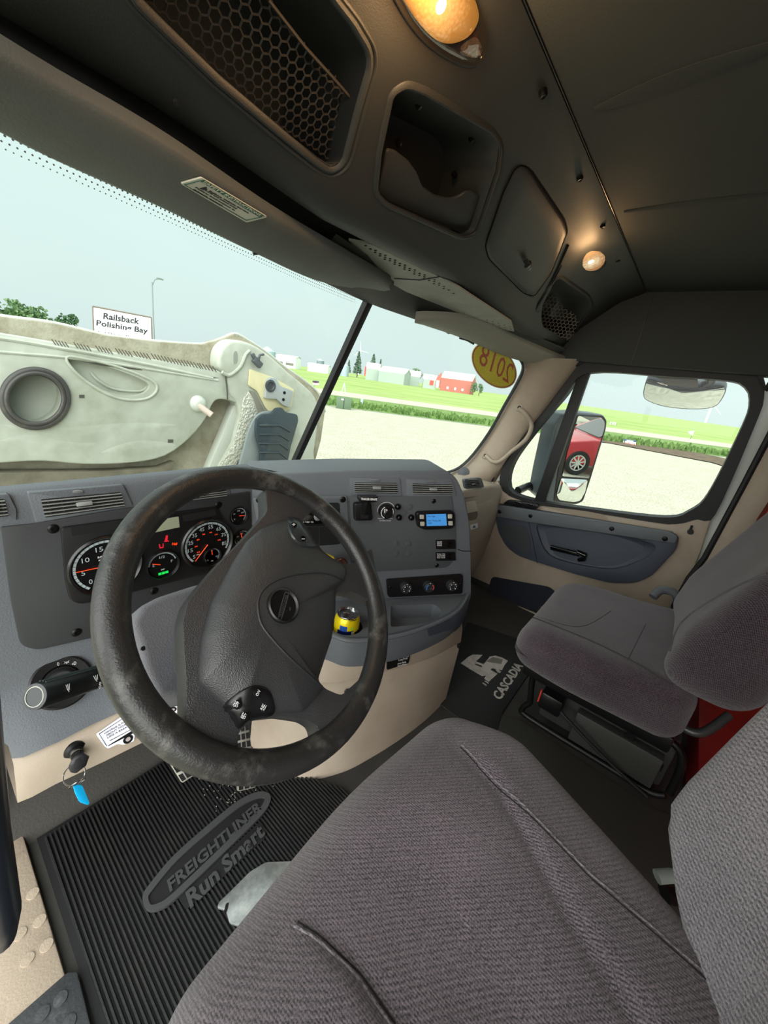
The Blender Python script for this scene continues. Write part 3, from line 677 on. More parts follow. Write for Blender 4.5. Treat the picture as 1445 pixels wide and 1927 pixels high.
mk('regulator_scale', J(cparc(c, 0.0245, 30, 190, 0.0012, 0.001, 0, 0, 0), cparc(c, 0.017, -60, 40, 0.002, 0.0135, 0, 0, 0), cparc(c, 0.017, 120, 250, 0.002, 0.0135, 0, 0, 0), ptxt(CP, 'P', (723, 965), (729, 965), (723, 958), 0.0315), ptxt(CP, 'PUSH FOR AIR RIDE DUMP', (711, 977), (739, 977), (711, 975), 0.0035), ptxt(CP, 'TO SUPPLY TRAILER', (714, 981), (736, 981), (714, 979), 0.0035)), G_WHITE, vk)
for (u, v) in ((748, 953), (750, 973), (773, 973)):
    c = CP.at(u, v, 0.003); k = mk('push_knob', lathe(c, CP.n, [(0.0085, 0), (0.0085, 0.006), (0.006, 0.011), (0.0045, 0.012), (0, 0.012)], 20), G_GLOSS, dash)
for (u, v) in ((771, 954), (760, 965), (745, 1023), (768, 1023), (745, 1042), (768, 1042)):
    mk('blank_plug', lathe(CP.at(u, v, 0.003), CP.n, [(0.0085, 0), (0.0082, 0.0016), (0.006, 0.0022), (0, 0.0018)], 20), G_PANEL, dash)
du = cpbox('display_unit', [(783, 968), (787, 964), (852, 962), (857, 967), (857, 990), (850, 996), (800, 998), (786, 992)], 0.003, 0.018, G_BLACK, 0.004, r=4)
mk('lcd_screen', plate(CP, [(802, 968), (839, 967), (841, 989), (803, 990)], 0.018, 0.0186), mat('lcd_blue', (70, 140, 205), 0.3, emit=((64, 140, 215), 0.35)), du)
mk('screen_text', J(*[ptxt(CP, s, (805, y), (805+w_, y), (805, y-2.6), 0.0189) for s, y, w_ in (('Fan High', 973, 14), ('Set Temp 68', 981, 24), ('OK', 986, 8))]), mat('lcd_ink', (20, 50, 110), 0.5), du)
for (u, v) in ((794, 973), (795, 986), (847, 972), (848, 985)): mk('unit_button', plate(CP, rnd([(u-4, v-4), (u+4, v-4), (u+4, v+4), (u-4, v+4)], 1.5), 0.018, 0.020), mat('grey_button', (165, 163, 152), 0.6), du, bevel=0.0006)
for y0, y1, tt in ((1016, 1034, ('ON-OFF', 'SPLICE', 'POWER')), (1039, 1056, ('PULL TO', 'UNLOCK THEN', 'PULL TO UP'))):
    rk = cpbox('rocker_switch', [(820, y0+1), (857, y0), (858, y1-1), (821, y1)], 0.003, 0.007, G_BLACK, 0.001)
    mk('rocker', plate(CP, [(843, y0+4), (851, y0+4), (851, y1-4), (843, y1-4)], 0.007, 0.012), G_GLOSS, rk, bevel=0.001)
    mk('switch_text', J(*[ptxt(CP, s, (822.5, y0+5+3.3*i), (822.5+(9 if y0 < 1030 else 15), y0+5+3.3*i), (822.5, y0+2.8+3.3*i), 0.0074) for i, s in enumerate(tt)]), G_WHITE, rk)
hv = cpbox('climate_panel', [(727, 1091), (868, 1081), (872, 1084), (871, 1115), (868, 1118), (733, 1125), (729, 1120)], 0.0, 0.008, G_BLACK, 0.003, r=4)
for i, (u, v) in enumerate(((762, 1103), (805, 1101), (848, 1099))):
    c = CP.at(u, v, 0.008); k = mk('climate_knob', lathe(c, CP.n, [(0.0165, 0), (0.0175, 0.004), (0.0165, 0.016), (0.015, 0.0175), (0.006, 0.0175), (0.005, 0.016), (0, 0.016)], 32), G_DARK, hv)
    s_ = []
    if i != 1:
        for kk in range(7):
            a = math.radians(220-kk*43); p = c+(CX_*math.cos(a)+V((0, 0, 1))*math.sin(a))*0.0105+CP.n*0.0178
            s_.append(cyl(p, CP.n, 0.0011, 0.0004, 6) if kk % 2 else box(p, (0.0028, 0.0028, 0.0006), CX_, (0, 0, 1)))
    s_.append(cyl(c+(CX_*-0.1+V((0, 0, 1))*0.99)*0.0162+CP.n*0.017, CP.n, 0.0013, 0.001, 8))
    mk('knob_marks', J(*s_), G_WHITE, hv)
    if i == 1:
        mk('cold_arc', cparc(c, 0.0115, 120, 215, 0.0022, 0.0182, 0, 0, 0), mat('blue_mark', (60, 140, 230), 0.5), hv); mk('hot_arc', cparc(c, 0.0115, 60, -35, 0.0022, 0.0182, 0, 0, 0), mat('red_mark', (225, 80, 75), 0.5), hv)
for (u, v) in ((734, 1105), (866, 1099)): screw(hv, CP.at(u, v, 0.008), CP.n, 0.0035)
cpbox('lower_switch_bank', [(642, 1108), (685, 1113), (690, 1126), (645, 1124)], 0.0, 0.006, G_BLACK, 0.001)
yk = mk('parking_knob', box(CP.at(618, 1048, 0.05), (0.030, 0.012, 0.012), CX_*0.9+V((0, 0, -0.42)), (0, 0, 1)), mat('yellow_knob', (236, 205, 60), 0.4), dash, bevel=0.003)
mk('knob_stem', cyl(CP.at(618, 1050, 0.0), CP.n, 0.006, 0.05, 12), G_BLACK, dash)
mk('red_knob_rim', lathe(CP.at(640, 1059, 0.03), CP.n, [(0.016, 0), (0.018, 0.004), (0.018, 0.010), (0.015, 0.013), (0.010, 0.011), (0, 0.010)], 24), mat('dark_knob', (60, 34, 28), 0.2), dash)
# tray shelf with cup well and console apron
r0 = [(520, 1180), (570, 1186), (615, 1192), (655, 1205), (705, 1203), (765, 1192), (825, 1170), (862, 1148), (882, 1115)]
r1 = [(500, 1200), (560, 1210), (610, 1222), (655, 1234), (705, 1235), (765, 1222), (825, 1203), (860, 1185), (876, 1160)]
r3 = [(480, 1290), (530, 1290), (580, 1285), (640, 1283), (700, 1270), (760, 1255), (810, 1238), (845, 1220), (867, 1208)]
r4 = [(470, 1400), (505, 1440), (560, 1470), (640, 1455), (700, 1425), (755, 1390), (795, 1360), (822, 1335), (838, 1318)]
SH = -0.615
s0 = [Z_(p.x, p.y, SH) for p in spl(r0, 5, False)]; s1 = [Z_(p.x, p.y, -0.70) for p in spl(r1, 5, False)]
s3 = [Z_(p.x, p.y, -0.79) for p in spl(r3, 5, False)]; s4 = [Z_(p.x, p.y, -0.999) for p in spl(r4, 5, False)]
canp = AT(655, 1152, 0.985); canp.z = SH
shp = s0+[CP.at(887, 1100, -0.04), CP.at(560, 1100, -0.04)]
for p in shp: p.z = SH
shelf = mk('tray_shelf', extr(shp, (0, 0, -0.082)), G_DASH, dash, bevel=0.004)
wellc = (canp.x, canp.y, SH-0.076)
pk = [Z_(*p, SH) for p in ((735, 1140), (818, 1137), (832, 1150), (822, 1166), (780, 1176), (735, 1180))]
pk = rnd([(p.x, p.y) for p in pk], 0.01); pk = [V((p.x, p.y, SH+0.01)) for p in pk]
boolean(shelf, [cyl(wellc, (0, 0, 1), 0.043, 0.12, 40), extr(pk, (0, 0, -0.055)), box((canp.x+0.06, canp.y-0.03, SH-0.005), (0.09, 0.035, 0.05), CX_, (0, 0, 1))])
mk('well_liner', lathe(wellc, (0, 0, 1), [(0.0428, 0.070), (0.0428, 0.001), (0, 0.001)], 40), G_DARK, dash)
mk('shelf_lip', tube([p+V((0, 0, 0.0)) for p in s0], 0.006, 8), G_DASH, dash)
mk('console_apron', loft([[p+V((0, 0.01, 0.004)) for p in s0], s0, [a.lerp(b, 0.45)+V((-0.006, -0.008, 0)) for a, b in zip(s0, s1)], s1, [p+V((0.01, 0.015, -0.003)) for p in s1]]), G_DASH2, dash, fix=False, ang=60)
mk('console_band', loft([[p+V((0.006, 0.01, 0.002)) for p in s1], [a.lerp(b, 0.5)+V((0.002, 0.002, 0)) for a, b in zip(s1, s3)], s3, [p+V((0.008, 0.010, -0.002)) for p in s3]]), G_BEIGE, dash, fix=False, ang=60)
mk('console_foot', loft([[p+V((0.006, 0.008, 0.0)) for p in s3], [a.lerp(b, 0.12)+V((0, 0, 0)) for a, b in zip(s3, s4)], [a.lerp(b, 0.5) for a, b in zip(s3, s4)], s4]), G_BEIGE, dash, fix=False, ang=60)
mk('console_side', extr([s0[-1], s1[-1], s3[-1], s4[-1], s4[-1]+V((0.25, 0.42, 0)), V((s0[-1].x+0.25, s0[-1].y+0.42, -0.5))], (-0.01, 0.005, 0)), G_DARK, dash)
sw12 = CP.at(847, 1140, 0.012); mk('power_socket', lathe(sw12, CP.n+V((0, 0, 0.7)), [(0.016, -0.01), (0.017, 0.002), (0.0155, 0.008), (0.010, 0.010), (0, 0.010)], 24), G_BLACK, dash)
mk('socket_text', J(ptxt(CP, 'POWER', (842, 1137), (853, 1137), (842, 1134.5), 0.03), ptxt(CP, '12V', (845, 1141), (851, 1141), (845, 1139), 0.03)), G_WHITE, dash)
cbv = bvh(loft([[p+V((0.006, 0.01, 0.002)) for p in s1], [a.lerp(b, 0.5)+V((0.002, 0.002, 0)) for a, b in zip(s1, s3)], s3]))
q = hitn(cbv, 752, 1240)
if q[0]:
    lp = PL(q[0]+q[1]*0.003, q[1])
    lab = mk('console_sticker', plate(lp, rnd([(728, 1236), (773, 1224), (769, 1248), (728, 1261)], 2), -0.003, 0.0004), G_BLACK, dash)
    mk('sticker_text', J(*[ptxt(lp, s, a, b, (a[0], a[1]-3.3), 0.0007) for s, a, b in (('Push', (739, 1237), (748, 1235)), ('Manual Mode', (750, 1240), (769, 1236)), ('Long Press', (750, 1244), (767, 1240)), ('Auto Mode', (748, 1251), (764, 1247)), ('Short Press', (748, 1255), (765, 1251)))]), G_WHITE, lab)
screw(dash, (hit(bvh(loft([s3, s4])), 653, 1301) or V((0, 0, 0))), (-0.5, -0.7, 0.1), 0.006)
# passenger side of the dash (beige)
GP = PL((0.5, 0.645, 0), (0.0, -1, 0))
pw = [CP.at(860, 897, -0.04), V((0.93, 0.66, -0.40)), V((0.97, 0.66, -0.44)), V((0.97, 0.645, -0.58))]
gq = [(0.30, -0.37), (0.80, -0.395), (0.93, -0.41), (0.965, -0.45), (0.972, -0.58), (0.95, -0.70), (0.90, -0.80), (0.82, -0.875), (0.30, -0.85)]
mk('passenger_dash', extr([V((x, 0.645, z)) for x, z in gq], (0, 0.2, 0)), G_BEIGE, dash, bevel=0.015, seg=3)
gbx = rnd([(0.30, -0.45), (0.86, -0.47), (0.93, -0.52), (0.94, -0.60), (0.92, -0.66), (0.30, -0.70)], 0.03)
mk('glovebox_door', extr([V((p.x, 0.636, p.y)) for p in gbx], (0, 0.012, 0)), G_BEIGE, dash, bevel=0.005)
mk('glovebox_latch', plate(GP, rnd([(878, 945), (895, 942), (899, 962), (880, 966)], 2), 0.008, 0.013), mat('pale_beige', (196, 188, 170), 0.6), dash, bevel=0.001)
mk('latch_recess', plate(GP, rnd([(880, 966), (899, 962), (899, 972), (895, 978), (882, 980)], 3), 0.008, 0.0098), mat('beige_dark', (108, 98, 84), 0.8), dash)
st = mk('airbag_sticker', plate(GP, rnd([(885, 988), (899, 984), (899, 993), (886, 997)], 1.5), 0.009, 0.0098), G_WHITE, dash)
mk('sticker_mark', plate(GP, [(889, 994), (892, 988), (896, 992)], 0.0098, 0.0102), mat('slate_ink', (60, 80, 90), 0.6), st)
vent(GP, [(874, 902), (906, 899), (912, 917), (877, 921)], [(877, 906), (900, 904), (905, 915), (881, 918)], 4, 2)
# light switch on the lower dash, keys, stickers, column and stalk
ld = V((-0.72, 0.762, -0.60)); LD = PL(hit(dbv, 115, 1262), (0.0, -0.80, 0.60))
c = LD.at(115, 1284, 0.0); lsw = mk('light_switch', lathe(c-LD.n*0.004, LD.n, [(0.046, 0), (0.046, 0.010), (0.043, 0.0125), (0.030, 0.011), (0.027, 0.006), (0, 0.006)], 40), G_BLACK, dash)
mk('light_knob', lathe(c, LD.n, [(0.022, 0.004), (0.021, 0.018), (0.018, 0.022), (0, 0.022)], 28), G_DARK, lsw)
mk('switch_marks', J(ptxt(LD, 'O', (108, 1253), (112, 1252), (107, 1247), 0.010), ptxt(LD, '=D', (136, 1253), (144, 1250), (135, 1247), 0.010), ptxt(LD, '>o<', (121, 1250), (130, 1248), (121, 1244), 0.010)), G_WHITE, lsw)
KX = hit(dbv, 141, 1413)
kn_ = (V((0, -1, 0.15))).normalized()
ig = mk('ignition_barrel', lathe(KX-kn_*0.004, kn_, [(0.0175, 0), (0.0165, 0.005), (0.011, 0.007), (0.0105, 0.012), (0, 0.012)], 28), G_BLACK, dash)
mk('lock_face', lathe(KX+kn_*0.006, kn_, [(0.0095, 0), (0.0100, 0.008), (0.003, 0.009), (0, 0.009)], 20), G_CHROME, ig)
ks = thing('key_set', 'truck key in the ignition with two steel rings and a bright blue tag', 'keys', KX+V((0, -0.03, -0.10)))
def kp(u, v, dy=-0.035): return Y_(u, v, KX.y+dy)
mk('key_blade', box(KX+kn_*0.028, (0.007, 0.0025, 0.022), (1, 0, 0), (0, 0.15, 1)), G_CHROME, ks)
mk('key_head', tube([kp(146, 1424), kp(149, 1432), kp(146, 1443), kp(139, 1452)], [(0.009, 0.004), (0.015, 0.005), (0.014, 0.005), (0.007, 0.004)], 14, up=(1, 0, 0)), G_DARK, ks, ang=80)
def ring(c, r, tilt): return tube([c+V((math.cos(t)*r, math.sin(t)*r*tilt, math.sin(t)*r*0.95)) for t in [2*math.pi*i/28 for i in range(28)]], 0.0009, 6, closed=True)
mk('split_ring', ring(kp(140, 1458), 0.0155, 0.6), G_CHROME, ks); mk('split_ring', ring(kp(145, 1474), 0.012, -0.6), G_CHROME, ks)
TP = PL(kp(151, 1490, -0.040), (0.15, -1, 0.2))
mk('blue_tag', plate(TP, rnd([(137, 1476), (155, 1478), (169, 1512), (165, 1515), (150, 1510), (142, 1494)], 3), -0.0025, 0.0), mat('blue_tag', (20, 175, 235), 0.35), ks, bevel=0.0008)
# white stickers on the beige lower trim
lbv = bvh(lgeo)
q = [hit(dbv, 190, 1395), hit(dbv, 250, 1362), hit(dbv, 262, 1385)]
SP = PL3(*q); SP = PL(SP.p+SP.n*0.003, SP.n)
stk = mk('joke_sticker', plate(SP, rnd([(181, 1383), (231, 1348), (262, 1370), (275, 1380), (254, 1382), (252, 1395), (232, 1402), (222, 1400), (203, 1409), (197, 1405)], 3), -0.003, 0.0008), mat('sticker_white', (232, 232, 246), 0.4), dash)
stk['label'] = 'white sticker with black lettering'
mk('lettering', J(*[ptxt(SP, s, a, b, c_, 0.0013) for s, a, b, c_ in (('HAVING A PARTY', (197, 1382), (247, 1353), (196, 1379)), ('ABOUT YOUR BUS', (200, 1386), (250, 1357), (199, 1383)), ('LIKE A BREATH OF', (202.5, 1390), (258, 1359), (201.5, 1387)))]), mat('ink_grey', (70, 70, 84), 0.6), stk)
mk('black_bar', J(plate(SP, [(202, 1404), (260, 1368), (264, 1373), (206, 1403)], 0.0, 0.0014), plate(SP, [(206, 1394), (253, 1369), (253.4, 1369.6), (206.5, 1394.7)], 0.0, 0.0014), plate(SP, [(186, 1381), (231, 1352), (231.4, 1352.6), (187, 1381.6), (201, 1403.5), (200, 1404)], 0.0, 0.0013)), G_BLACK, stk, smooth=False)
mk('printed_wheel', J(cyl(SP.at(241, 1391, 0.0008), SP.n, 0.0085, 0.0006, 20)), G_BLACK, stk); mk('printed_hub', J(cyl(SP.at(241, 1391, 0.0015), SP.n, 0.0042, 0.0005, 16)), mat('hub_grey', (170, 160, 160), 0.6), stk)
q2 = [hit(dbv, 318, 1334), hit(dbv, 336, 1326), hit(dbv, 330, 1342)]
if all(q2):
    S2 = PL3(*q2); S2 = PL(S2.p+S2.n*0.003, S2.n)
    s2 = mk('cartoon_sticker', plate(S2, spl([(306, 1322), (318, 1326), (330, 1319), (340, 1323), (339, 1334), (331, 1342), (322, 1344), (313, 1336)], 3), -0.003, 0.0008), MATS['sticker_white'], dash)
    mk('printed_wheel', J(cyl(S2.at(326, 1335, 0.0008), S2.n, 0.0065, 0.0006, 20)), G_BLACK, s2); mk('printed_hub', J(cyl(S2.at(326, 1335, 0.0015), S2.n, 0.0030, 0.0005, 16)), MATS['hub_grey'], s2)
    mk('printed_arch', plate(S2, [(318, 1332), (328, 1326), (337, 1325), (337, 1328), (328, 1330), (319, 1336)], 0.0008, 0.0013), G_BLACK, s2)
# ================================================================ STEERING WHEEL
th, ph = 0.744, 0.10
WN = V((math.sin(ph)*math.cos(th), -math.cos(ph)*math.cos(th), math.sin(th))).normalized()
WC = V((-0.546, 0.398, -0.326)); SW = PL(WC, WN)
wa, wb, _ = basis(WN)
whl = thing('steering_wheel', 'black leather four-spoke steering wheel with a worn rim in front of the gauges', 'steering wheel', WC)
rim = [WC+(wa*math.cos(t)+wb*math.sin(t))*0.204 for t in [2*math.pi*i/96 for i in range(96)]]
mk('rim', tube(rim, [(0.0185, 0.0165)]*96, 18, closed=True, up=wa), G_RIM, whl, ang=80)
base = [(503, 964), (500, 915), (575, 915), (590, 960), (566, 980), (587, 1008), (610, 1040), (640, 1060), (664, 1062), (700, 1030), (718, 1135), (690, 1128), (665, 1113), (632, 1114), (624, 1202), (598, 1280), (612, 1296), (640, 1308), (665, 1303), (700, 1270), (690, 1340), (650, 1400), (602, 1405), (602, 1382), (597, 1366), (579, 1355), (533, 1348), (478, 1354), (450, 1376), (447, 1400), (460, 1430), (380, 1430), (290, 1385), (285, 1320), (352, 1362), (350, 1275), (346, 1214), (344, 1171), (353, 1135), (375, 1104), (411, 1062), (457, 1016)]
mk('spokes', plate(SW, rnd(base, 8, 3), -0.026, 0.002), G_LEATH, whl, bevel=0.009, seg=3, ang=80)
pad = [(463, 1019), (490, 995), (515, 984), (545, 977), (562, 978), (582, 1003), (596, 1028), (625, 1050), (643, 1059), (652, 1071), (650, 1089), (640, 1101), (632, 1106), (631, 1153), (624, 1202), (596, 1275), (609, 1295), (591, 1318), (570, 1340), (515, 1344), (474, 1352), (450, 1364), (434, 1345), (420, 1327), (373, 1287), (372, 1260), (378, 1199), (396, 1132), (436, 1059)]
pp_ = rnd(pad, 4, 3); pc = (510, 1160)
pgeo = pillow(SW, pp_, [(1.0, -0.002), (1.0, 0.006), (0.99, 0.010), (0.96, 0.014), (0.90, 0.019), (0.8, 0.026), (0.65, 0.033), (0.45, 0.038), (0.25, 0.040), (0.1, 0.0405)], pc)
mk('airbag_cover', pgeo, G_LEATH, whl, ang=60)
pbv2 = bvh(pgeo)
crease = [(646, 1092), (620, 1081), (593, 1078), (548, 1083), (509, 1098), (488, 1122), (486, 1153), (497, 1184), (539, 1232), (575, 1265), (606, 1292)]
cp_ = [hit(pbv2, p.x, p.y, 0.0) for p in spl(crease, 4, False)]
mk('cover_crease', tube([p for p in cp_ if p], 0.0016, 8), G_DARK, whl)
ec_ = hit(pbv2, 531, 1141, 0.002); EM = PL(ec_, WN)
em = mk('horn_emblem', lathe(ec_-WN*0.003, WN, [(0.0235, 0), (0.0235, 0.006), (0.0215, 0.0075), (0.0205, 0.006), (0.0195, 0.0045), (0, 0.004)], 40), G_BLACK, whl)
E2 = PL(ec_+WN*0.0012, WN); EG = mat('emblem_grey', (96, 96, 98), 0.3, 0.6)
ov = spl([(523, 1163), (527, 1166), (531, 1163), (543, 1122), (543, 1116), (539, 1115), (535, 1118)], 4)
mk('emblem_oval', ringplate(E2, ov, offpx(ov, -1.2), 0.0, 0.0008), EG, em)
mk('emblem_text', J(ptxt(E2, 'FREIGHTLINER', (529.5, 1161), (541.8, 1120), (525, 1160), 0.0006), ptxt(E2, '<', (548, 1150), (549, 1143), (543, 1149), 0.0006)), EG, em)
# switch pods, following the dome of the cover
def drape(px, prof):
    c = sum(px, V((0, 0)))/len(px); rows = []
    for s, l in prof: rows.append([(hit(pbv2, *(c+(p-c)*s), l) or SW.at(*(c+(p-c)*s), 0.004+l)) for p in px])
    vs, fs = loft(rows, True); k = len(vs); vs.append(hit(pbv2, c.x, c.y, prof[-1][1])); n = len(px)
    fs += [((len(rows)-1)*n+i, (len(rows)-1)*n+(i+1) % n, k) for i in range(n)]
    return vs, fs
sp1 = spl([(420, 1328), (451, 1301), (478, 1290), (503, 1296), (515, 1321), (513, 1343), (472, 1353), (448, 1372), (433, 1342)], 4)
s_ = mk('switch_pod', drape(sp1, [(1.0, -0.004), (1.0, 0.001), (0.95, 0.003), (0.7, 0.0032), (0.35, 0.0033)]), G_BLACK, whl, ang=60)
ph_ = hitn(pbv2, 470, 1325); PP = PL(ph_[0]+ph_[1]*0.0045, ph_[1])
for (u, v) in ((484, 1304), (447, 1326), (497, 1332), (460, 1347)): mk('pod_button', lathe(PP.at(u, v, -0.001), WN, [(0.0052, 0), (0.005, 0.002), (0, 0.0026)], 16), G_BLACK, s_)
mk('pod_text', J(*[ptxt(PP, s, a, b, c_, 0.003) for s, a, b, c_ in (('ON', (485, 1311), (490, 1301), (481, 1308)), ('CRS', (441, 1331), (446, 1321), (438, 1328)), ('OFF', (446, 1332), (451, 1322), (442, 1330)), ('RES', (493, 1337), (498, 1327), (490, 1334)), ('ACC', (497, 1338), (502, 1328), (494, 1336)), ('SET', (456, 1353), (461, 1343), (453, 1350)), ('CST', (460, 1354), (465, 1344), (457, 1352)))]), G_WHITE, s_)
sp2 = spl([(541, 976), (543, 1000), (558, 1022), (575, 1030), (598, 1029), (588, 1006), (574, 988), (560, 975)], 4)
s_ = mk('switch_pod', drape(sp2, [(1.0, -0.004), (1.0, 0.001), (0.93, 0.003), (0.6, 0.0033)]), mat('pod_dark', (46, 50, 52), 0.25), whl)
ph_ = hitn(pbv2, 562, 1002); P3 = PL(ph_[0]+ph_[1]*0.0045, ph_[1])
for (u, v) in ((553, 988), (570, 1014)): mk('pod_button', lathe(P3.at(u, v, -0.001), WN, [(0.0048, 0), (0.0045, 0.002), (0, 0.0026)], 16), G_GLOSS, s_)
mk('pod_text', J(ptxt(P3, '+', (550, 990), (556, 990), (550, 984), 0.003, bold=0.03), ptxt(P3, '-', (568, 1016), (574, 1016), (568, 1010), 0.003, bold=0.03)), G_WHITE, s_)
# column shroud, behind the wheel
shr = rnd([(247, 1172), (264, 1140), (300, 1121), (372, 1098), (470, 1080), (520, 1200), (450, 1290), (380, 1313), (296, 1312), (272, 1262), (262, 1215)], 12)
SB = PL(WC-WN*0.075, WN)
colm = thing('steering_column', 'grey textured steering column shroud behind the wheel', 'steering column', WC-WN*0.12)
mk('shroud', plate(SB, shr, -0.11, 0.0), mat('shroud_grey', (92, 92, 97), 0.7, bump=(500, 0.0006)), colm, bevel=0.012, seg=3)
mk('shroud_seam', tube([SB.at(270, 1220, -0.001), SB.at(262, 1225, -0.02)], 0.003, 6), G_BLACK, colm)
mk('column_tube', cyl(WC-WN*0.30, WN, 0.035, 0.29, 24), G_DARK, colm)
a, b = AT(66, 1311, 0.50), AT(212, 1266, 0.63); sd = (b-a).normalized(); sv = (CAM-a); sv = (sv-sd*sv.dot(sd)).normalized(); su = sd.cross(sv); su = su if su.z > 0 else -su
e2 = b+sd*0.10
stl = mk('wiper_stalk', lathe(a, sd, [(0.0, 0.0005), (0.0165, 0.0005), (0.0175, 0.004), (0.0172, 0.09), (0.0165, 0.125), (0.013, 0.15), (0.010, 0.19)], 32), mat('stalk_black', (14, 17, 17), 0.4), colm)
mk('stalk_ribs', J(*[tube([a+sd*0.006+(su*math.cos(t)+sv*math.sin(t))*0.0173, a+sd*0.10+(su*math.cos(t)+sv*math.sin(t))*0.0172], 0.0012, 6) for t in (0.15, 0.4, 0.65)]), mat('stalk_rib', (60, 70, 68), 0.4), stl)
mk('end_button', J(lathe(a, -sd, [(0.0168, -0.004), (0.0165, 0.0005), (0.0125, 0.0012), (0.0120, 0.0006), (0, 0.0006)], 32)), mat('button_grey', (48, 52, 55), 0.5), stl)
mk('button_ring', tube([a-sd*0.0012+(basis(sd)[0]*math.cos(t)+basis(sd)[1]*math.sin(t))*0.0125 for t in [2*math.pi*i/28 for i in range(28)]], 0.0005, 5, closed=True), mat('ring_pale', (190, 190, 175), 0.5), stl)
SK = PL(a+sv*0.0180, sv); 
mk('stalk_marks', J(*[ptxt(SK, s, p, q_, r_, 0.0008) for s, p, q_, r_ in (('\\|/', (126, 1300), (133, 1297), (124, 1289)), ('\\|/', (178, 1281), (186, 1278), (176, 1272)), ('=', (193, 1285), (198, 1283), (192, 1276)), ('OFF', (190, 1296), (192, 1284), (186, 1295)))]), G_WHITE, stl)
# ================================================================ CAN
can = thing('drink_can', 'open yellow and navy drink can standing in the cup holder', 'can', (canp.x, canp.y, SH-0.0745))
cb_ = V((canp.x, canp.y, SH-0.0745)); H = 0.112
mk('can_body', lathe(cb_, (0, 0, 1), [(0.024, 0.0), (0.032, 0.006), (0.033, 0.012), (0.033, H-0.020), (0.031, H-0.012), (0.0275, H-0.004)], 40), mat('can_yellow', (248, 222, 20), 0.25, metal=0.3), can)
mk('can_lid', lathe(cb_, (0, 0, 1), [(0.0275, H-0.004), (0.0282, H-0.001), (0.0278, H), (0.0265, H-0.0005), (0.0255, H-0.006), (0.0, H-0.0055)], 40), G_CHROME, can)
mk('mouth', J(pillow(PL(cb_+V((0, 0, H-0.0053)), (0, 0, 1)), spl([(659, 1163), (668, 1162), (671, 1166), (664, 1169), (655, 1168)], 3), [(1, 0), (0.5, 0.0004)])), G_VOID, can)
mk('pull_tab', tube([cb_+V((dx, dy, H-0.0035)) for dx, dy in ((-0.014, 0.008), (-0.006, 0.012), (0.004, 0.004), (0.004, -0.004), (-0.006, -0.002), (-0.013, 0.002))], 0.0016, 6, closed=True), G_CHROME, can)
def band(z0, z1, t0, t1, m, name, rr=0.0332):
    n = 14; r_ = []
    for z in (z0, z1): r_.append([cb_+V((math.cos(lerp(t0, t1, k/n))*rr, math.sin(lerp(t0, t1, k/n))*rr, z)) for k in range(n+1)])
    g = loft(r_); g2 = ([p-V((math.cos(0), 0, 0))*0 for p in g[0]], g[1]); mk(name, g, m, can, fix=False)
R_ = math.radians
nav = mat('can_navy', (20, 34, 92), 0.3, metal=0.3)
band(0.02, H-0.034, R_(180), R_(255), nav, 'navy_panel'); band(0.02, H-0.040, R_(262), R_(330), nav, 'navy_panel'); band(H-0.035, H-0.020, R_(190), R_(225), mat('can_blue', (40, 80, 160), 0.3), 'blue_panel')
for zz, t0, s in ((H-0.040, 250, 'L'), (H-0.05, 252, 'I')): pass
band(H-0.030, H-0.024, R_(240), R_(252), mat('can_green', (140, 200, 60), 0.3), 'green_dot', 0.0333); band(H-0.056, H-0.036, R_(247), R_(252), G_WHITE, 'white_mark', 0.0334)
# ================================================================ FLOOR MATS, PEDALS
mt = thing('floor_mat', 'black ribbed rubber floor mat with raised lettering below the steering wheel', 'floor mat', (-0.5, 0.5, FZ))
MZ = FZ+0.010
mo = [(-0.822, 0.80), (-0.822, -0.1), (-0.30, -0.1), (-0.30, 0.42), (-0.34, 0.50), (-0.42, 0.60), (-0.50, 0.79)]
mk('mat_base', extr([V((x, y, FZ+0.004)) for x, y in mo], (0, 0, -0.004)), G_RUB, mt)
nr = 74; prof = []
ribs = []
M_MAT = mat('mat_rubber', (38, 38, 39), 0.45, bump=(300, 0.0004), var=(18, (52, 51, 48), 0.5, 0.8))
mlx = lambda x: 0.80 if x < -0.5 else (0.79-(x+0.5)*2.4 if x < -0.42 else (0.60-(x+0.42)*1.25 if x < -0.34 else 0.50-(x+0.34)*2.0))
for i in range(70):
    x = -0.812+i*0.0074
    if x > -0.302: break
    y1 = mlx(x)-0.012
    ribs.append(extr([V((x, -0.1, MZ-0.007)), V((x+0.0012, -0.1, MZ)), V((x+0.0040, -0.1, MZ)), V((x+0.0052, -0.1, MZ-0.007))], (0, y1+0.1, 0)))
mk('mat_ribs', J(*ribs), M_MAT, mt, smooth=False)
MP = PL((0, 0, MZ), (0, 0, 1))
ovl = [(272, 1688), (283, 1668), (330, 1612), (400, 1550), (450, 1510), (485, 1494), (503, 1496), (504, 1508), (490, 1530), (440, 1580), (380, 1638), (325, 1690), (300, 1706), (280, 1708)]
ov = spl(ovl, 5)
mk('emblem_pad', plate(MP, ov, -0.008, 0.002), mat('mat_smooth', (24, 24, 25), 0.5), mt)
mk('emblem_ring', ringplate(MP, offpx(ov, 4), offpx(ov, -7), -0.002, 0.006), mat('mat_letter', (66, 66, 68), 0.4), mt)
mk('raised_lettering', J(ptxt(MP, 'FREIGHTLINER', (320, 1678), (494, 1521), (314, 1657), 0.006, 0.003, bold=0.025), ), MATS['mat_letter'], mt)
mk('slogan_pad', plate(MP, rnd([(350, 1712), (335, 1690), (395, 1632), (440, 1592), (490, 1545), (500, 1560), (498, 1578), (420, 1650)], 4), -0.008, 0.0005), MATS['mat_smooth'], mt)
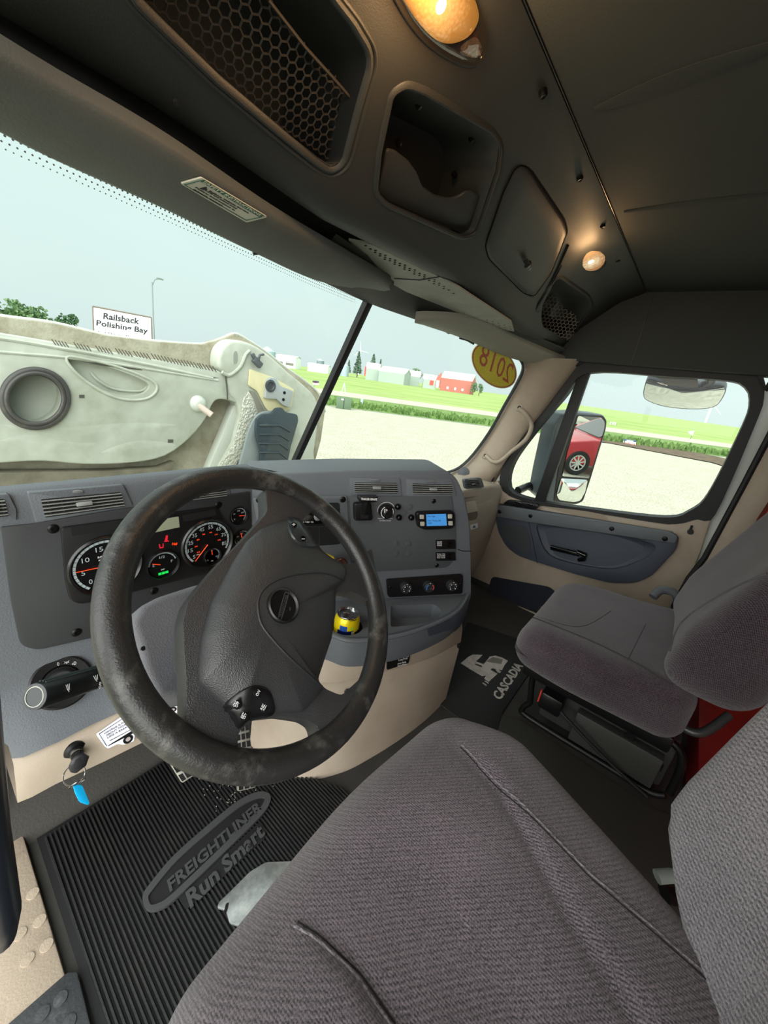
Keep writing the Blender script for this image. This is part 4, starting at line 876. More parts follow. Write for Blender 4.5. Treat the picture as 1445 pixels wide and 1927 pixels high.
mk('raised_lettering', ptxt(MP, 'Run Smart', (358, 1708), (499, 1569), (349, 1680), 0.005, 0.003, bold=0.03), MATS['mat_letter'], mt)
hp = rnd([(408, 1708), (412, 1697), (432, 1678), (470, 1640), (500, 1622), (560, 1620), (620, 1700), (520, 1760), (432, 1737), (425, 1712)], 6)
h_ = mk('heel_plate', plate(MP, hp, -0.002, 0.004), mat('scuffed_metal', (150, 154, 154), 0.35, 0.6, var=(25, (205, 208, 206), 0.4, 0.7)), mt, bevel=0.001)
mk('plate_slot', plate(MP, rnd([(421, 1716), (425, 1700), (431, 1698), (428, 1712), (424, 1722)], 2), 0.004, 0.0046), G_VOID, h_)
# rubber grit and scuffs near the pedals
random.seed(3); gr = []
for i in range(70):
    u, v = random.gauss(440, 35), random.gauss(1490, 22); p = Z_(u, v, MZ+0.001); r = random.uniform(0.0006, 0.002); gr.append(box(p, (r, r, r*0.8)))
tag(mk('grit', J(*gr), mat('grit', (170, 160, 145), 0.9), smooth=False), 'pale grit scattered on the ribbed mat below the pedals', 'grit', kind='stuff')
def pedal(name, label, q, y, slots, axis=0):
    pl = PL(Y_(*q[0], y), (-0.1, -0.72, 0.69)); t = thing(name, label, 'pedal', Y_(*q[0], y))
    mk('pedal_plate', plate(pl, rnd(q, 4), -0.012, 0.0), mat('pedal_metal', (150, 146, 136), 0.4, 0.5), t, bevel=0.002)
    g = []
    for i in range(slots):
        for k in range(3):
            s0_, s1_ = (k+0.12)/3, (k+0.88)/3; t0, t1 = (i+0.14)/slots, (i+0.86)/slots
            c4 = [qd(q, s, tt) for s, tt in ((s0_, t0), (s1_, t0), (s1_, t1), (s0_, t1))]; g.append(plate(pl, c4, -0.001, 0.0006))
    mk('tread_slots', J(*g), G_VOID, t, smooth=False)
    mk('pedal_arm', tube([pl.at(*qd(q, 0.5, 0.1), -0.012), pl.at(*qd(q, 0.5, 0.1), -0.10)+V((0, 0.05, 0.12))], 0.010, 8), G_METALB, t)
pedal('brake_pedal', 'slotted metal pedal seen below the left side of the wheel rim', [(312, 1425), (350, 1415), (372, 1455), (343, 1474)], 0.64, 3)
pedal('accelerator_pedal', 'slotted metal pedal seen through the lower opening of the steering wheel', [(444, 1366), (468, 1360), (482, 1482), (448, 1490)], 0.60, 8)
pm = thing('floor_mat', 'black passenger mat printed with a white truck and word beside the seat', 'floor mat', (0.5, 0.4, FZ))
PMZ = PL((0, 0, FZ+0.008), (0, 0, 1))
mk('mat_base', plate(PMZ, rnd([(880, 1170), (985, 1205), (1010, 1240), (999, 1262), (946, 1340), (930, 1400), (835, 1330), (820, 1320)], 3), -0.008, 0.0), mat('mat_black', (26, 28, 28), 0.6, bump=(250, 0.0005)), pm, bevel=0.003)
M_PRT = mat('mat_print', (196, 190, 184), 0.5, var=(30, (150, 142, 134), 0.45, 0.75))
mk('printed_word', ptxt(PMZ, 'CASCADIA', (941, 1318), (984, 1253), (926, 1308), 0.0008, bold=0.03), M_PRT, pm)
def pz(name, q, m, h=0.0006, sm=3): return mk(name, plate(PMZ, [(840+x/8.03, 1190+y/8.03) for x, y in q], 0.0, h), m, pm, smooth=False)
pz('printed_truck', [(215, 465), (240, 445), (330, 370), (400, 335), (545, 340), (450, 440), (560, 480), (640, 370), (740, 350), (840, 380), (930, 430), (880, 490), (840, 570), (770, 560), (700, 540), (660, 560), (770, 625), (640, 745), (570, 700), (600, 650), (540, 660), (400, 580)], M_PRT)
pz('printed_wheel', [(740, 560), (780, 560), (825, 590), (810, 615), (770, 600)], M_PRT)
pz('printed_wheel', [(540, 765), (560, 760), (610, 795), (600, 810)], M_PRT); pz('printed_wheel', [(575, 735), (595, 730), (640, 760), (632, 775)], M_PRT)
pz('printed_window', [(450, 435), (550, 342), (650, 375), (570, 470)], mat('print_black', (12, 12, 12), 0.6), 0.0009)
pz('printed_lines', [(700, 370), (850, 410), (830, 480), (600, 440)], mat('print_grey', (120, 116, 108), 0.6), 0.0009)
pz('printed_gap', [(430, 470), (530, 500), (540, 530), (440, 490)], MATS['print_black'], 0.0010); pz('printed_gap', [(680, 545), (740, 560), (740, 590)], MATS['print_black'], 0.0010)
# ================================================================ SEATS
dst = thing('driver_seat', 'large dark purple-grey fabric driver seat filling the lower right foreground', 'seat', (-0.58, -0.05, FZ))
sR = sorted([Z_(*p, -0.485) for p in ((868, 1400), (905, 1450), (1000, 1560), (1100, 1670), (1180, 1740), (1290, 1840), (1390, 1935))], key=lambda p: p.y)
sL = sorted([Z_(*p, -0.485) for p in ((475, 1697), (540, 1705), (600, 1750), (680, 1830), (745, 1925))], key=lambda p: p.y)
def xat(S, y):
    if y <= S[0].y: return S[0].x
    for a, b in zip(S, S[1:]):
        if y <= b.y: return lerp(a.x, b.x, (y-a.y)/(b.y-a.y))
    return S[-1].x
def dcd(p, q):
    # crowned top, raised side bolsters, tapering toward the back
    t = (q.y+0.27)/0.46
    if p.z > -0.2:
        cxx = -0.585; w_ = (q.x-cxx)/0.25
        f_ = min(1, max(0, (0.14-q.y)/0.06))*min(1, max(0, (p.z-0.2)*1.6))
        dr, dl = q.x-xat(sR, q.y), xat(sL, q.y)-q.x
        for d_ in (dr, dl):
            q.z += f_*(0.013/(1+math.exp(-d_/0.007))-0.008*math.exp(-(d_/0.010)**2))
        q.z -= 0.004+f_*0.005*math.exp(-((q.x+0.585+0.02)/0.06)**2)
        q.z -= 0.030*max(0, (q.y-0.06)/0.13)**2
        q.z += 0.004*math.sin(q.x*23+q.y*9)
    if p.y > 0.2: q.y += 0.020*max(0, 1-((q.x+0.575)/0.25)**2)*min(1, (p.y-0.2)*2)
    if q.x > -0.58: q.x -= 0.145*max(0, min(1, (0.06-q.y)/0.33))**1.1
    return q
dg = rbox((-0.575, -0.034, -0.565), (0.505, 0.475, 0.17), 0.062, 90, dcd)
cu_ = mk('seat_cushion', dg, F_DRV, dst, ang=80); dbv2 = bvh(dg)
def seam(px, nm, par, bv, r=0.0016, m=None, lift=0.0005, s=True):
    P = [hit(bv, p.x, p.y, lift) for p in spl(px, 5, False)]; P = [p for p in P if p]
    if len(P) > 2: mk(nm, tube(P, r, 8), m or G_VOID, par)
pipe = fabric('piping_fabric', (60, 52, 58), (140, 130, 136))
def topseam(S, x_, par, m, r, nm):
    P = []
    y0, y1 = S[0].y, min(S[-1].y, 0.15)
    for k in range(41):
        y = lerp(y0, y1, k/40); x = xat(S, y)+x_; l = dbv2.ray_cast(V((x, y, 0.5)), V((0, 0, -1)))[0]
        if l is not None: P.append(l+V((0, 0, 0.0004)))
    mk(nm, tube(P, r, 8), m, par)
pipe = fabric('piping_fabric', (60, 52, 58), (140, 130, 136))
for S, sg in ((sR, 1), (sL, -1)):
    topseam(S, 0.004*sg, cu_, pipe, 0.0013, 'piping'); topseam(S, 0.0, cu_, G_VOID, 0.0007, 'seam')
def bkd(zr, lean, taper=0, xc=0):
    def f(p, q):
        q.y -= (q.z-zr)*lean
        return q
    return f
def dbd(p, q):
    if q.z < -0.40 and q.x > -0.6: q.x -= (q.x+0.6)*min(0.9, 1.05*((-0.40-q.z)/0.14)**1.7)
    if q.z > -0.30: q.x -= 0.08*max(0, q.z+0.30)**1.2
    q.y -= (q.z+0.45)*0.16
    if p.y > 0: q.y += -0.048+0.068*max(0, min(1, (q.x+0.50)/0.13))
    return q
bg = rbox((-0.562, -0.205, -0.205), (0.530, 0.17, 0.69), 0.082, 26, dbd)
bk = mk('backrest', bg, F_DRVB, dst, ang=80)
mk('seat_base', bb(-0.78, -0.42, -0.25, 0.06, -0.97, -0.66), G_DARK, dst, bevel=0.02)
mk('suspension_bellows', J(*[bb(-0.76, -0.44, -0.23, 0.04, -0.70-0.05*i, -0.67-0.05*i) for i in range(5)]), G_RUB, dst, bevel=0.006)
lv = [Z_(1245, 1652, -0.66), Z_(1262, 1636, -0.66), Z_(1300, 1640, -0.66)]
mk('recline_lever', J(tube([AT(1236, 1650, 0.72), AT(1262, 1648, 0.72), AT(1300, 1655, 0.72)], [(0.012, 0.010)]*3, 10)), mat('grey_lever', (140, 150, 145), 0.4), dst)
mk('lever_mount', J(tube([AT(1250, 1680, 0.74), AT(1300, 1690, 0.74), AT(1340, 1700, 0.74)], [(0.018, 0.014)]*3, 10)), G_BLACK, dst)
pst = thing('passenger_seat', 'dark purple-grey fabric passenger seat on a low black frame beside the door', 'seat', (0.42, 0.02, FZ))
def pcd(p, q):
    if p.z > -0.2:
        w_ = (q.x-0.42)/0.26; q.z += -0.006*math.cos(w_*1.5); q.z -= 0.022*max(0, (q.y-0.10)/0.12)**2
        q.z += 0.018*max(0, (-q.y)/0.2)
    q.z += 0.10*(0.05-q.y)*0.5
    if q.y > 0.02: q.x += 0.03*((q.y-0.02)/0.2)**2*(1 if q.x < 0.42 else -1)
    return q
pg = rbox((0.42, 0.02, -0.678), (0.52, 0.43, 0.155), 0.055, 22, pcd)
pc_ = mk('seat_cushion', pg, F_PAS, pst, ang=80); pbv3 = bvh(pg)
seam([(985, 1158), (1010, 1165), (1060, 1185), (1120, 1210), (1200, 1250), (1265, 1290)], 'piping', pc_, pbv3, 0.0022, mat('dark_piping', (62, 56, 60), 0.9))
seam([(1180, 1245), (1202, 1200), (1215, 1175)], 'seam', pc_, pbv3, 0.0006, MATS.get('dark_piping')); seam([(1010, 1160), (1090, 1180), (1150, 1150)], 'seam', pc_, pbv3, 0.0006)
def pbd(p, q):
    q.y -= (q.z+0.50)*0.40
    if p.y > 0: q.y += 0.022*(abs((q.x-0.42)/0.25)**3)
    if q.z < -0.45: q.y -= 0.25*(-0.45-q.z)
    return q
pbg = rbox((0.42, -0.20, -0.265), (0.51, 0.18, 0.68), 0.07, 24, pbd)
pb_ = mk('backrest', pbg, F_PAS, pst, ang=80); pbv4 = bvh(pbg)
seam([(1262, 1225), (1270, 1195), (1290, 1165), (1340, 1130), (1400, 1098), (1444, 1080)], 'piping', pb_, pbv4, 0.003, mat('grey_piping', (96, 92, 96), 0.9))
def rp(pts, r=0.010): return tube(spl([V(p) for p in pts], 5, False), r, 10)
xl = 0.285
mk('base_rail', rp([(xl, 0.15, -0.93), (xl, 0.165, -0.965), (xl, 0.14, -0.985), (xl, -0.10, -0.985), (xl, -0.20, -0.985), (xl, -0.235, -0.965)], 0.009), G_METALB, pst)
mk('base_rail', rp([(xl, 0.15, -0.93), (xl, 0.165, -0.83), (xl, 0.14, -0.795), (xl, 0.0, -0.795), (xl, -0.17, -0.795), (xl, -0.23, -0.83), (xl, -0.24, -0.95)], 0.010), G_METALB, pst)
mk('base_box', bb(xl+0.02, 0.64, -0.22, 0.12, -0.97, -0.80), mat('base_charcoal', (46, 46, 44), 0.7), pst, bevel=0.008)
mk('base_plate', bb(xl-0.012, xl+0.02, -0.20, 0.02, -0.965, -0.86), mat('base_plate_grey', (54, 54, 51), 0.5), pst, bevel=0.004)
mk('seat_pan', bb(0.22, 0.63, -0.19, 0.19, -0.795, -0.745), G_BLACK, pst, bevel=0.006)
mk('adjuster_box', bb(xl-0.03, xl+0.03, 0.06, 0.125, -0.905, -0.845), G_BLACK, pst, bevel=0.008)
mk('red_tab', box((xl-0.012, 0.128, -0.875), (0.008, 0.004, 0.045)), mat('red_tab', (210, 60, 40), 0.5), pst)
mk('cable', rp([(xl-0.03, 0.06, -0.875), (xl-0.035, 0.0, -0.90), (xl-0.03, -0.10, -0.945), (xl-0.02, -0.20, -0.985)], 0.005), G_RUB, pst)
mk('bracket', J(bb(xl-0.004, xl+0.012, -0.125, -0.105, -0.95, -0.80), bb(xl-0.004, xl+0.012, -0.205, -0.125, -0.90, -0.885)), G_BLACK, pst, smooth=False)
mk('armrest_bar', rp([(0.25, -0.16, -0.70), (0.24, -0.20, -0.715), (0.25, -0.235, -0.705), (0.30, -0.27, -0.66)], 0.010), mat('grey_tube', (74, 76, 76), 0.35, 0.4), pst)
mk('belt_buckle', tube(spl([V((0.665, -0.055, -0.58)), V((0.69, -0.07, -0.555)), V((0.70, -0.11, -0.555)), V((0.70, -0.14, -0.60))], 4, False), 0.014, 10), G_DASH, pst)
# rubber tunnel mat covering the engine hump between the seats
tag(mk('tunnel_mat', extr([V((x, y, FZ+0.006)) for x, y in ((-0.28, 0.36), (0.14, 0.36), (0.262, 0.17), (0.25, -0.22), (0.30, -0.34), (0.10, -0.45), (-0.28, -0.45))], (0, 0, -0.005)), mat('tunnel_mat', (62, 61, 57), 0.8, bump=(300, 0.0005)), bevel=0.002), 'plain dark grey rubber floor covering between the two seats', 'floor covering')
# ================================================================ OVERHEAD CONSOLE
OF = PL((0, 0.37, 0.385), (0, -0.634, -0.773))
con = thing('overhead_console', 'dark grey moulded overhead console with storage pockets above the windshield', 'console', (0, 0.5, 0.24))
prof = [(0.298, 0.4140), (0.315, 0.4045), (0.343, 0.394), (0.362, 0.387), (0.372, 0.381), (0.385, 0.3725), (0.45, 0.3192), (0.50, 0.2782), (0.52, 0.262), (0.535, 0.2505), (0.552, 0.242), (0.568, 0.2385), (0.580, 0.240), (0.585, 0.246), (0.60, 0.30), (0.74, 0.32), (0.74, 0.436), (0.298, 0.436)]
dzx = [(-1.0, 0.017), (-0.6, 0.012), (-0.5, 0.004), (-0.36, -0.010), (-0.05, -0.004), (0.14, -0.003), (0.35, -0.022), (0.6, -0.036), (0.95, -0.045)]
def dzf(x):
    for (a, p), (b, q) in zip(dzx, dzx[1:]):
        if x <= b: return lerp(p, q, max(0, (x-a)/(b-a)))
    return dzx[-1][1]
wt = lambda z: max(0.0, min(1.0, (0.275-z)/0.03))
xs = [-1.0+i*0.065 for i in range(31)]
rows = [[V((x, y, z+(dzf(x)*wt(z) if y < 0.592 else 0))) for y, z in prof] for x in xs]
cg = loft(rows, True, True)
body = mk('console_body', cg, G_CONS, con, ang=45)
netpx = [(225, -60), (264, 0), (304, 40), (413, 145), (548, 259), (600, 300), (622, 314), (636, 306), (643, 296), (668, 199), (689, 125), (688, 95), (658, 45), (623, 0), (585, -60), (500, -110), (300, -110)]
netr = rnd(netpx, [10, 4, 4, 4, 4, 4, 8, 8, 8, 8, 14, 14, 10, 8, 10, 20, 20], 3)
c1 = rnd([(741, 178), (766, 163), (800, 176), (925, 250), (938, 275), (932, 320), (893, 435), (870, 443), (728, 380), (711, 362), (718, 290)], [14, 10, 4, 16, 10, 6, 16, 14, 14, 10, 4], 4)
c2 = rnd([(981, 310), (996, 318), (1060, 412), (1067, 436), (1036, 515), (1005, 558), (985, 552), (919, 486), (913, 462), (948, 361), (968, 320)], 8, 4)
n2 = rnd([(1052, 523), (1103, 558), (1111, 575), (1089, 606), (1072, 641), (1060, 638), (1011, 613), (1012, 598), (1035, 540)], 5, 4)
ED = V((0, 1, 0.16)).normalized()
def netin(p, poly):
    q = RM.transposed() @ (p-CAM); 
    if q.z > -0.01: return False
    u, v = CX-q.x/q.z*FPX, CY+q.y/q.z*FPX; c = False; n = len(poly)
    for i in range(n):
        a, b = poly[i], poly[i-1]
        if (a[1] > v) != (b[1] > v) and u < (b[0]-a[0])*(v-a[1])/(b[1]-a[1])+a[0]: c = not c
    return c
def cut(px, d, h=0.03): return extr([OF.at(p[0], p[1], 0.0)-ED*h for p in px], ED*(d+h))
boolean(body, [cut(netr, 0.15), cut(c1, 0.11), cut(n2, 0.12), cut(offpx(c2, 1.5), 0.012)])
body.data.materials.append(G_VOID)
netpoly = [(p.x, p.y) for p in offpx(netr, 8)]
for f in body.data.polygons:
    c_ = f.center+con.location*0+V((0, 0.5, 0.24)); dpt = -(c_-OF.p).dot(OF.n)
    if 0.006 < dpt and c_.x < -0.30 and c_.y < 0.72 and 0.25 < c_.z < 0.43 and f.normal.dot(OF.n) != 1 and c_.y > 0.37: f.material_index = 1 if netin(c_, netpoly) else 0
def lip(px, nm, r=0.0035, m=None, o=4, h=0.0): return mk(nm, tube([OF.at(p.x, p.y, h) for p in offpx(px, o)], (r, r*0.7), 8, closed=True), m or G_CONS, con)
lip(netr, 'pocket_rim', 0.0050, o=6); lip(netr, 'pocket_rim', 0.0030, o=18); lip(c1, 'pocket_rim', 0.0048, o=6); lip(n2, 'pocket_rim', 0.006, o=4)
OFi = PL(OF.p-OF.n*0.012, OF.n)
mk('pocket_lip', plate(OF, rnd([(728, 282), (745, 286), (752, 292), (770, 305), (786, 328), (795, 353), (819, 370), (845, 376), (862, 372), (875, 363), (886, 361), (915, 376), (893, 432), (870, 441), (728, 378), (712, 360)], 6, 3), -0.016, -0.010), G_CONS, con, bevel=0.002)
for (u, v, h) in ((750, 271, -0.05), (855, 330, -0.05), (788, 198, -0.03), (888, 262, -0.03)): mk('rivet', lathe(OF.at(u, v, h), OF.n, [(0.005, -0.004), (0.005, 0.002), (0.002, 0.003), (0, 0.003)], 12), G_SCREW, con)
dr = mk('storage_door', pillow(OF, c2, [(1.0, -0.010), (1.0, -0.001), (0.97, 0.004), (0.9, 0.006), (0.5, 0.007)], (990, 430)), mat('door_grey', (54, 56, 56), 0.5, bump=(600, 0.0003)), con, ang=60)
mk('door_knob', J(lathe(OF.at(993, 497, 0.006), OF.n, [(0.010, 0), (0.009, 0.004), (0.005, 0.006), (0.0045, 0.014), (0, 0.014)], 16), box(OF.at(992, 496, 0.020), (0.008, 0.020, 0.010), (1, 0, 0), OF.n)), G_BLACK, dr)
mk('module_seam', tube([OF.at(u, v, 0.002) for u, v in ((1069, 462), (1050, 505), (1030, 545), (1010, 585), (994, 612))], (0.003, 0.0025), 8), G_VOID, con)
mk('module_flange', plate(OF, [(1058, 500), (1042, 530), (1005, 588), (1000, 600), (1013, 590), (1036, 545)], 0.0, 0.006), G_CONS, con, bevel=0.002)
# elastic nets
def inside(p, poly):
    c = False; n = len(poly)
    for i in range(n):
        a, b = poly[i], poly[i-1]
        if (a[1] > p[1]) != (b[1] > p[1]) and p[0] < (b[0]-a[0])*(p[1]-a[1])/(b[1]-a[1])+a[0]: c = not c
    return c
ex, ey = V((1, 0, 0)), OF.n.cross(V((1, 0, 0)))
def net(px, cell, r, h, sagx, nm, m, pln=None):
    pln = pln or OF; ex = V((1, 0, 0)) if pln is OF else pln.n.cross(V((0, 0, 1))).normalized(); ey = pln.n.cross(ex)
    P = [pln.at(p[0], p[1], h) for p in px]; o = P[0]; pol = [((p-o).dot(ex), (p-o).dot(ey)) for p in P]
    x0, x1 = min(p[0] for p in pol), max(p[0] for p in pol); y0, y1 = min(p[1] for p in pol), max(p[1] for p in pol)
    g = []; W_ = cell*math.sqrt(3); seen = set()
    cxm, cym = (x0+x1)/2, (y0+y1)/2
    for j in range(int((y1-y0)/(1.5*cell))+2):
        for i in range(int((x1-x0)/W_)+2):
            c = (x0+i*W_+(j % 2)*W_/2, y0+j*1.5*cell)
            for k in range(6):
                A, B = [(c[0]+cell*math.sin(math.radians(60*q)), c[1]+cell*math.cos(math.radians(60*q))) for q in (k, k+1)]
                mid = (round((A[0]+B[0])/2, 4), round((A[1]+B[1])/2, 4))
                if mid in seen or not inside(mid, pol): continue
                seen.add(mid)
                def q3(a): 
                    s = sagx*(math.sin(a[0]*35)*0.4+math.cos((a[1]-cym)*18)); return o+ex*a[0]+ey*a[1]+pln.n*s
                g.append(tube([q3(A), q3(B)], r, 4))
    return mk(nm, J(*g), m, con, smooth=False)
M_NET = mat('net_cord', (30, 27, 24), 0.7)
net([(264, 0), (480, -30), (520, 20), (575, 90), (625, 145), (666, 196), (642, 298), (620, 313), (540, 255), (413, 145), (304, 40)], 0.0066, 0.0011, -0.014, -0.006, 'storage_net', M_NET)
mk('net_hem', tube([OF.at(u, v, -0.012) for u, v in ((505, 0), (540, 45), (575, 90), (625, 145), (668, 194))], 0.0018, 6), M_NET, con)
net([(1033, 548), (1050, 562), (1062, 580), (1080, 592), (1090, 604), (1072, 640), (1060, 637), (1013, 612), (1014, 598)], 0.0080, 0.0011, 0.0, 0.0, 'storage_net', mat('net_pale', (120, 112, 104), 0.5), PL(OF.at(1050, 600, -0.02), (-0.72, -0.45, -0.53)))
0 and mk('pocket_sheet', plate(OF, [(1012, 600), (1034, 545), (1044, 560), (1030, 606)], -0.03, -0.028), mat('pocket_pink', (170, 118, 92), 0.7), con)
for (u, v) in ((1022, 180), (1091, 338), (1134, 427), (1163, 492)):
    mk('screw', lathe(Z_(u, v, 0.4), (0, -0.35, -0.93), [(0.006, -0.006), (0.006, 0.0), (0.004, 0.002), (0.002, 0.0015), (0, 0.001)], 14), G_SCREW, con)
mk('pin_hole', cyl(OF.at(330, 190, 0.002), OF.n, 0.0025, 0.004, 10), G_VOID, con)
# light vinyl panel with perforations on the underside of the console
UP = PL3(V((0.0, 0.560, 0.2345)), V((0.5, 0.56, 0.206)), V((0.2, 0.72, 0.205)))
up_px = [(655, 452), (700, 461), (770, 492), (862, 540), (962, 605), (968, 624), (930, 618), (880, 612), (800, 600), (765, 585), (735, 560), (742, 530), (700, 500)]
M_LV = mat('light_vinyl', (146, 148, 138), 0.7, bump=(500, 0.0003), var=(14, (158, 160, 150), 0.45, 0.7))
pnl = mk('speaker_panel', plate(UP, rnd(up_px, 2, 2), -0.004, 0.0), M_LV, con)
for p0, du, dv, nu, nv in (((688, 462), (18.5, 9.2), (10, 9.5), 8, 5), ((916, 602), (11.0, 3.2), (1.2, 5.8), 5, 5)):
    g = []
    for i in range(nu):
        for j in range(nv):
            u, v = p0[0]+du[0]*i+dv[0]*j*0.9+(0), p0[1]+du[1]*i+dv[1]*j*0.55+(j*1.2)
            if nu == 8 and (v > 470+(u-690)*0.62 or v < 459+(u-688)*0.38): continue
            g.append(cyl(UP.at(u, v, 0.0001), UP.n, 0.0030 if nu == 8 else 0.0022, 0.0004, 8))
    mk('perforations', J(*g), G_VOID, pnl, smooth=False)
mk('panel_crease', tube([UP.at(u, v, 0.0006) for u, v in ((742, 524), (790, 527), (826, 521))], 0.0015, 6), G_BLACK, pnl)
# inner header above the glass (behind the visors)
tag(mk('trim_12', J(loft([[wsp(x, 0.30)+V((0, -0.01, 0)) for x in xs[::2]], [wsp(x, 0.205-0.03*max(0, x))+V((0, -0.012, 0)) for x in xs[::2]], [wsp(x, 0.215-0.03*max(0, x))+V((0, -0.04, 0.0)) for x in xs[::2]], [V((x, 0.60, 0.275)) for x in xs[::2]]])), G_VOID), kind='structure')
hx = [x for x in xs if -0.3 <= x <= 0.95]
tag(mk('trim_13', loft([[wsp(x, 0.186-0.035*max(0, x))+V((0, -0.006, 0)) for x in hx], [wsp(x, 0.180-0.035*max(0, x))+V((0, -0.018, 0)) for x in hx], [wsp(x, 0.192-0.035*max(0, x))+V((0, -0.05, 0)) for x in hx], [wsp(x, 0.235-0.035*max(0, x))+V((0, -0.09, 0)) for x in hx]]), G_CONS), kind='structure')
# ---- padded visors
def visor(nm, label, top, bot, yt, yb, m):
    t = thing(nm, label, 'sun visor', onws(*bot[len(bot)//2], 0, yb))
    T = [onws(p.x, p.y, 0, yt) for p in spl(top, 5, False)]; B = [onws(p.x, p.y, 0, yb) for p in spl(bot, 5, False)]
    n = max(len(T), len(B))
    def rs(P):
        L = [0]
        for a, b in zip(P, P[1:]): L.append(L[-1]+(b-a).length)
        o = []; k = 0
        for i in range(n):
            s = L[-1]*i/(n-1)
            while k < len(L)-2 and L[k+1] < s: k += 1
            o.append(P[k].lerp(P[k+1], min(1, (s-L[k])/max(L[k+1]-L[k], 1e-9))))
        return o
    T, B = rs(T), rs(B); R = []
    for s, dz in ((0.0, 0.004), (0.0, 0.0), (0.03, -0.004), (0.15, -0.009), (0.5, -0.011), (0.85, -0.008), (0.97, -0.003), (1.0, 0.0), (1.0, 0.006), (0.9, 0.018), (0.5, 0.02), (0.05, 0.016), (0.0, 0.004)):
        R.append([a.lerp(b, s)+V((0, 0, dz)) for a, b in zip(T, B)])
    g = loft(R, False)
    k = len(g[0]); nn = n
    g[1].append(tuple(i*nn for i in range(len(R)-1))); g[1].append(tuple(i*nn+nn-1 for i in range(len(R)-1))[::-1])
    mk('visor_pad', g, m, t, ang=70); return t, bvh(g)
vl, vb = visor('sun_visor', 'long dark grey padded visor with a safety sticker above the driver windshield', [(-60, 75), (0, 100), (100, 158), (300, 268), (500, 398), (640, 478), (733, 532)], [(-60, 214), (0, 246), (100, 297), (300, 387), (470, 470), (600, 528), (715, 546), (738, 541)], 0.105, 0.022, G_VISOR)
mk('visor_clip', J(tube([onws(u, v, 0, 0.03) for u, v in ((15, 243), (60, 258), (92, 266), (104, 288), (88, 290))], [0.003, 0.004, 0.006, 0.006, 0.003], 8)), G_DARK, vl)
for (u, v) in ((496, 480), (600, 522)): mk('visor_fastener', J(tube([onws(u-20, v-4, 0, 0.024), onws(u-8, v-5, 0, 0.028), onws(u+10, v+4, 0, 0.028), onws(u+24, v+10, 0, 0.024)], 0.0035, 8)), G_CONS, vl)
q = [hit(vb, u, v, 0.0015) for u, v in ((341, 347), (376, 337), (465, 416))]
LPn = PL3(*q); LPn = PL(LPn.p+LPn.n*0.0022, LPn.n)
sl = mk('safety_sticker', plate(LPn, rnd([(340, 346), (379, 335), (503, 409), (464, 419)], 3), -0.002, 0.0), mat('sticker_cream', (196, 196, 180), 0.5), vl)
sl['label'] = 'cream sticker with a green heading'
mk('green_heading', plate(LPn, [(376, 341), (384, 338.5), (498, 406.5), (488, 409)], 0.0, 0.0006), mat('heading_green', (52, 96, 78), 0.6), sl)
mk('border_line', J(*[plate(LPn, q_, 0.0, 0.0006) for q_ in ([(346, 348), (377, 340), (378, 340.8), (347.5, 348.8)], [(346, 348), (347, 347.8), (463.5, 414.6), (463, 415.6)], [(463, 415.6), (463.3, 414.6), (492, 408.4), (493, 409)])]), MATS['heading_green'], sl, smooth=False)
mk('heading_text', ptxt(LPn, 'SAFETY INSTRUCTIONS', (381, 343.5), (488, 407), (386, 341), 0.0010), MATS['sticker_cream'], sl)
mk('sticker_text', J(ptxt(LPn, 'Before Vehicle Service', (393, 360), (467, 402), (395.5, 359), 0.0007, bold=0.03), ptxt(LPn, 'Lock and unload every', (386, 359), (445, 394), (388.5, 358), 0.0007, bold=0.03), ptxt(LPn, 'Follow instructions in', (367, 353.5), (441, 397), (369.5, 352.5), 0.0007, bold=0.03), ptxt(LPn, "driver's manual", (362, 356.5), (417, 388), (364.5, 355.5), 0.0007, bold=0.03), plate(LPn, [(376, 355), (389, 352), (390, 358), (383, 358)], 0.0, 0.0006)), G_DARK, sl)
vr, vb2 = visor('sun_visor', 'shorter grey padded visor over the right windshield pane with two fasteners', [(781, 598), (800, 596), (860, 598), (915, 608), (960, 632), (1020, 660), (1078, 684)], [(782, 602), (820, 617), (880, 640), (935, 664), (985, 680), (1040, 688), (1080, 689)], 0.085, 0.022, mat('visor_light', (142, 142, 130), 0.65, bump=(350, 0.0005)))
for (u, v) in ((833, 621), (879, 641)): mk('visor_fastener', tube([onws(u-14, v-5, 0, 0.024), onws(u, v-1, 0, 0.028), onws(u+12, v+6, 0, 0.024)], 0.0035, 8), G_CONS, vr)
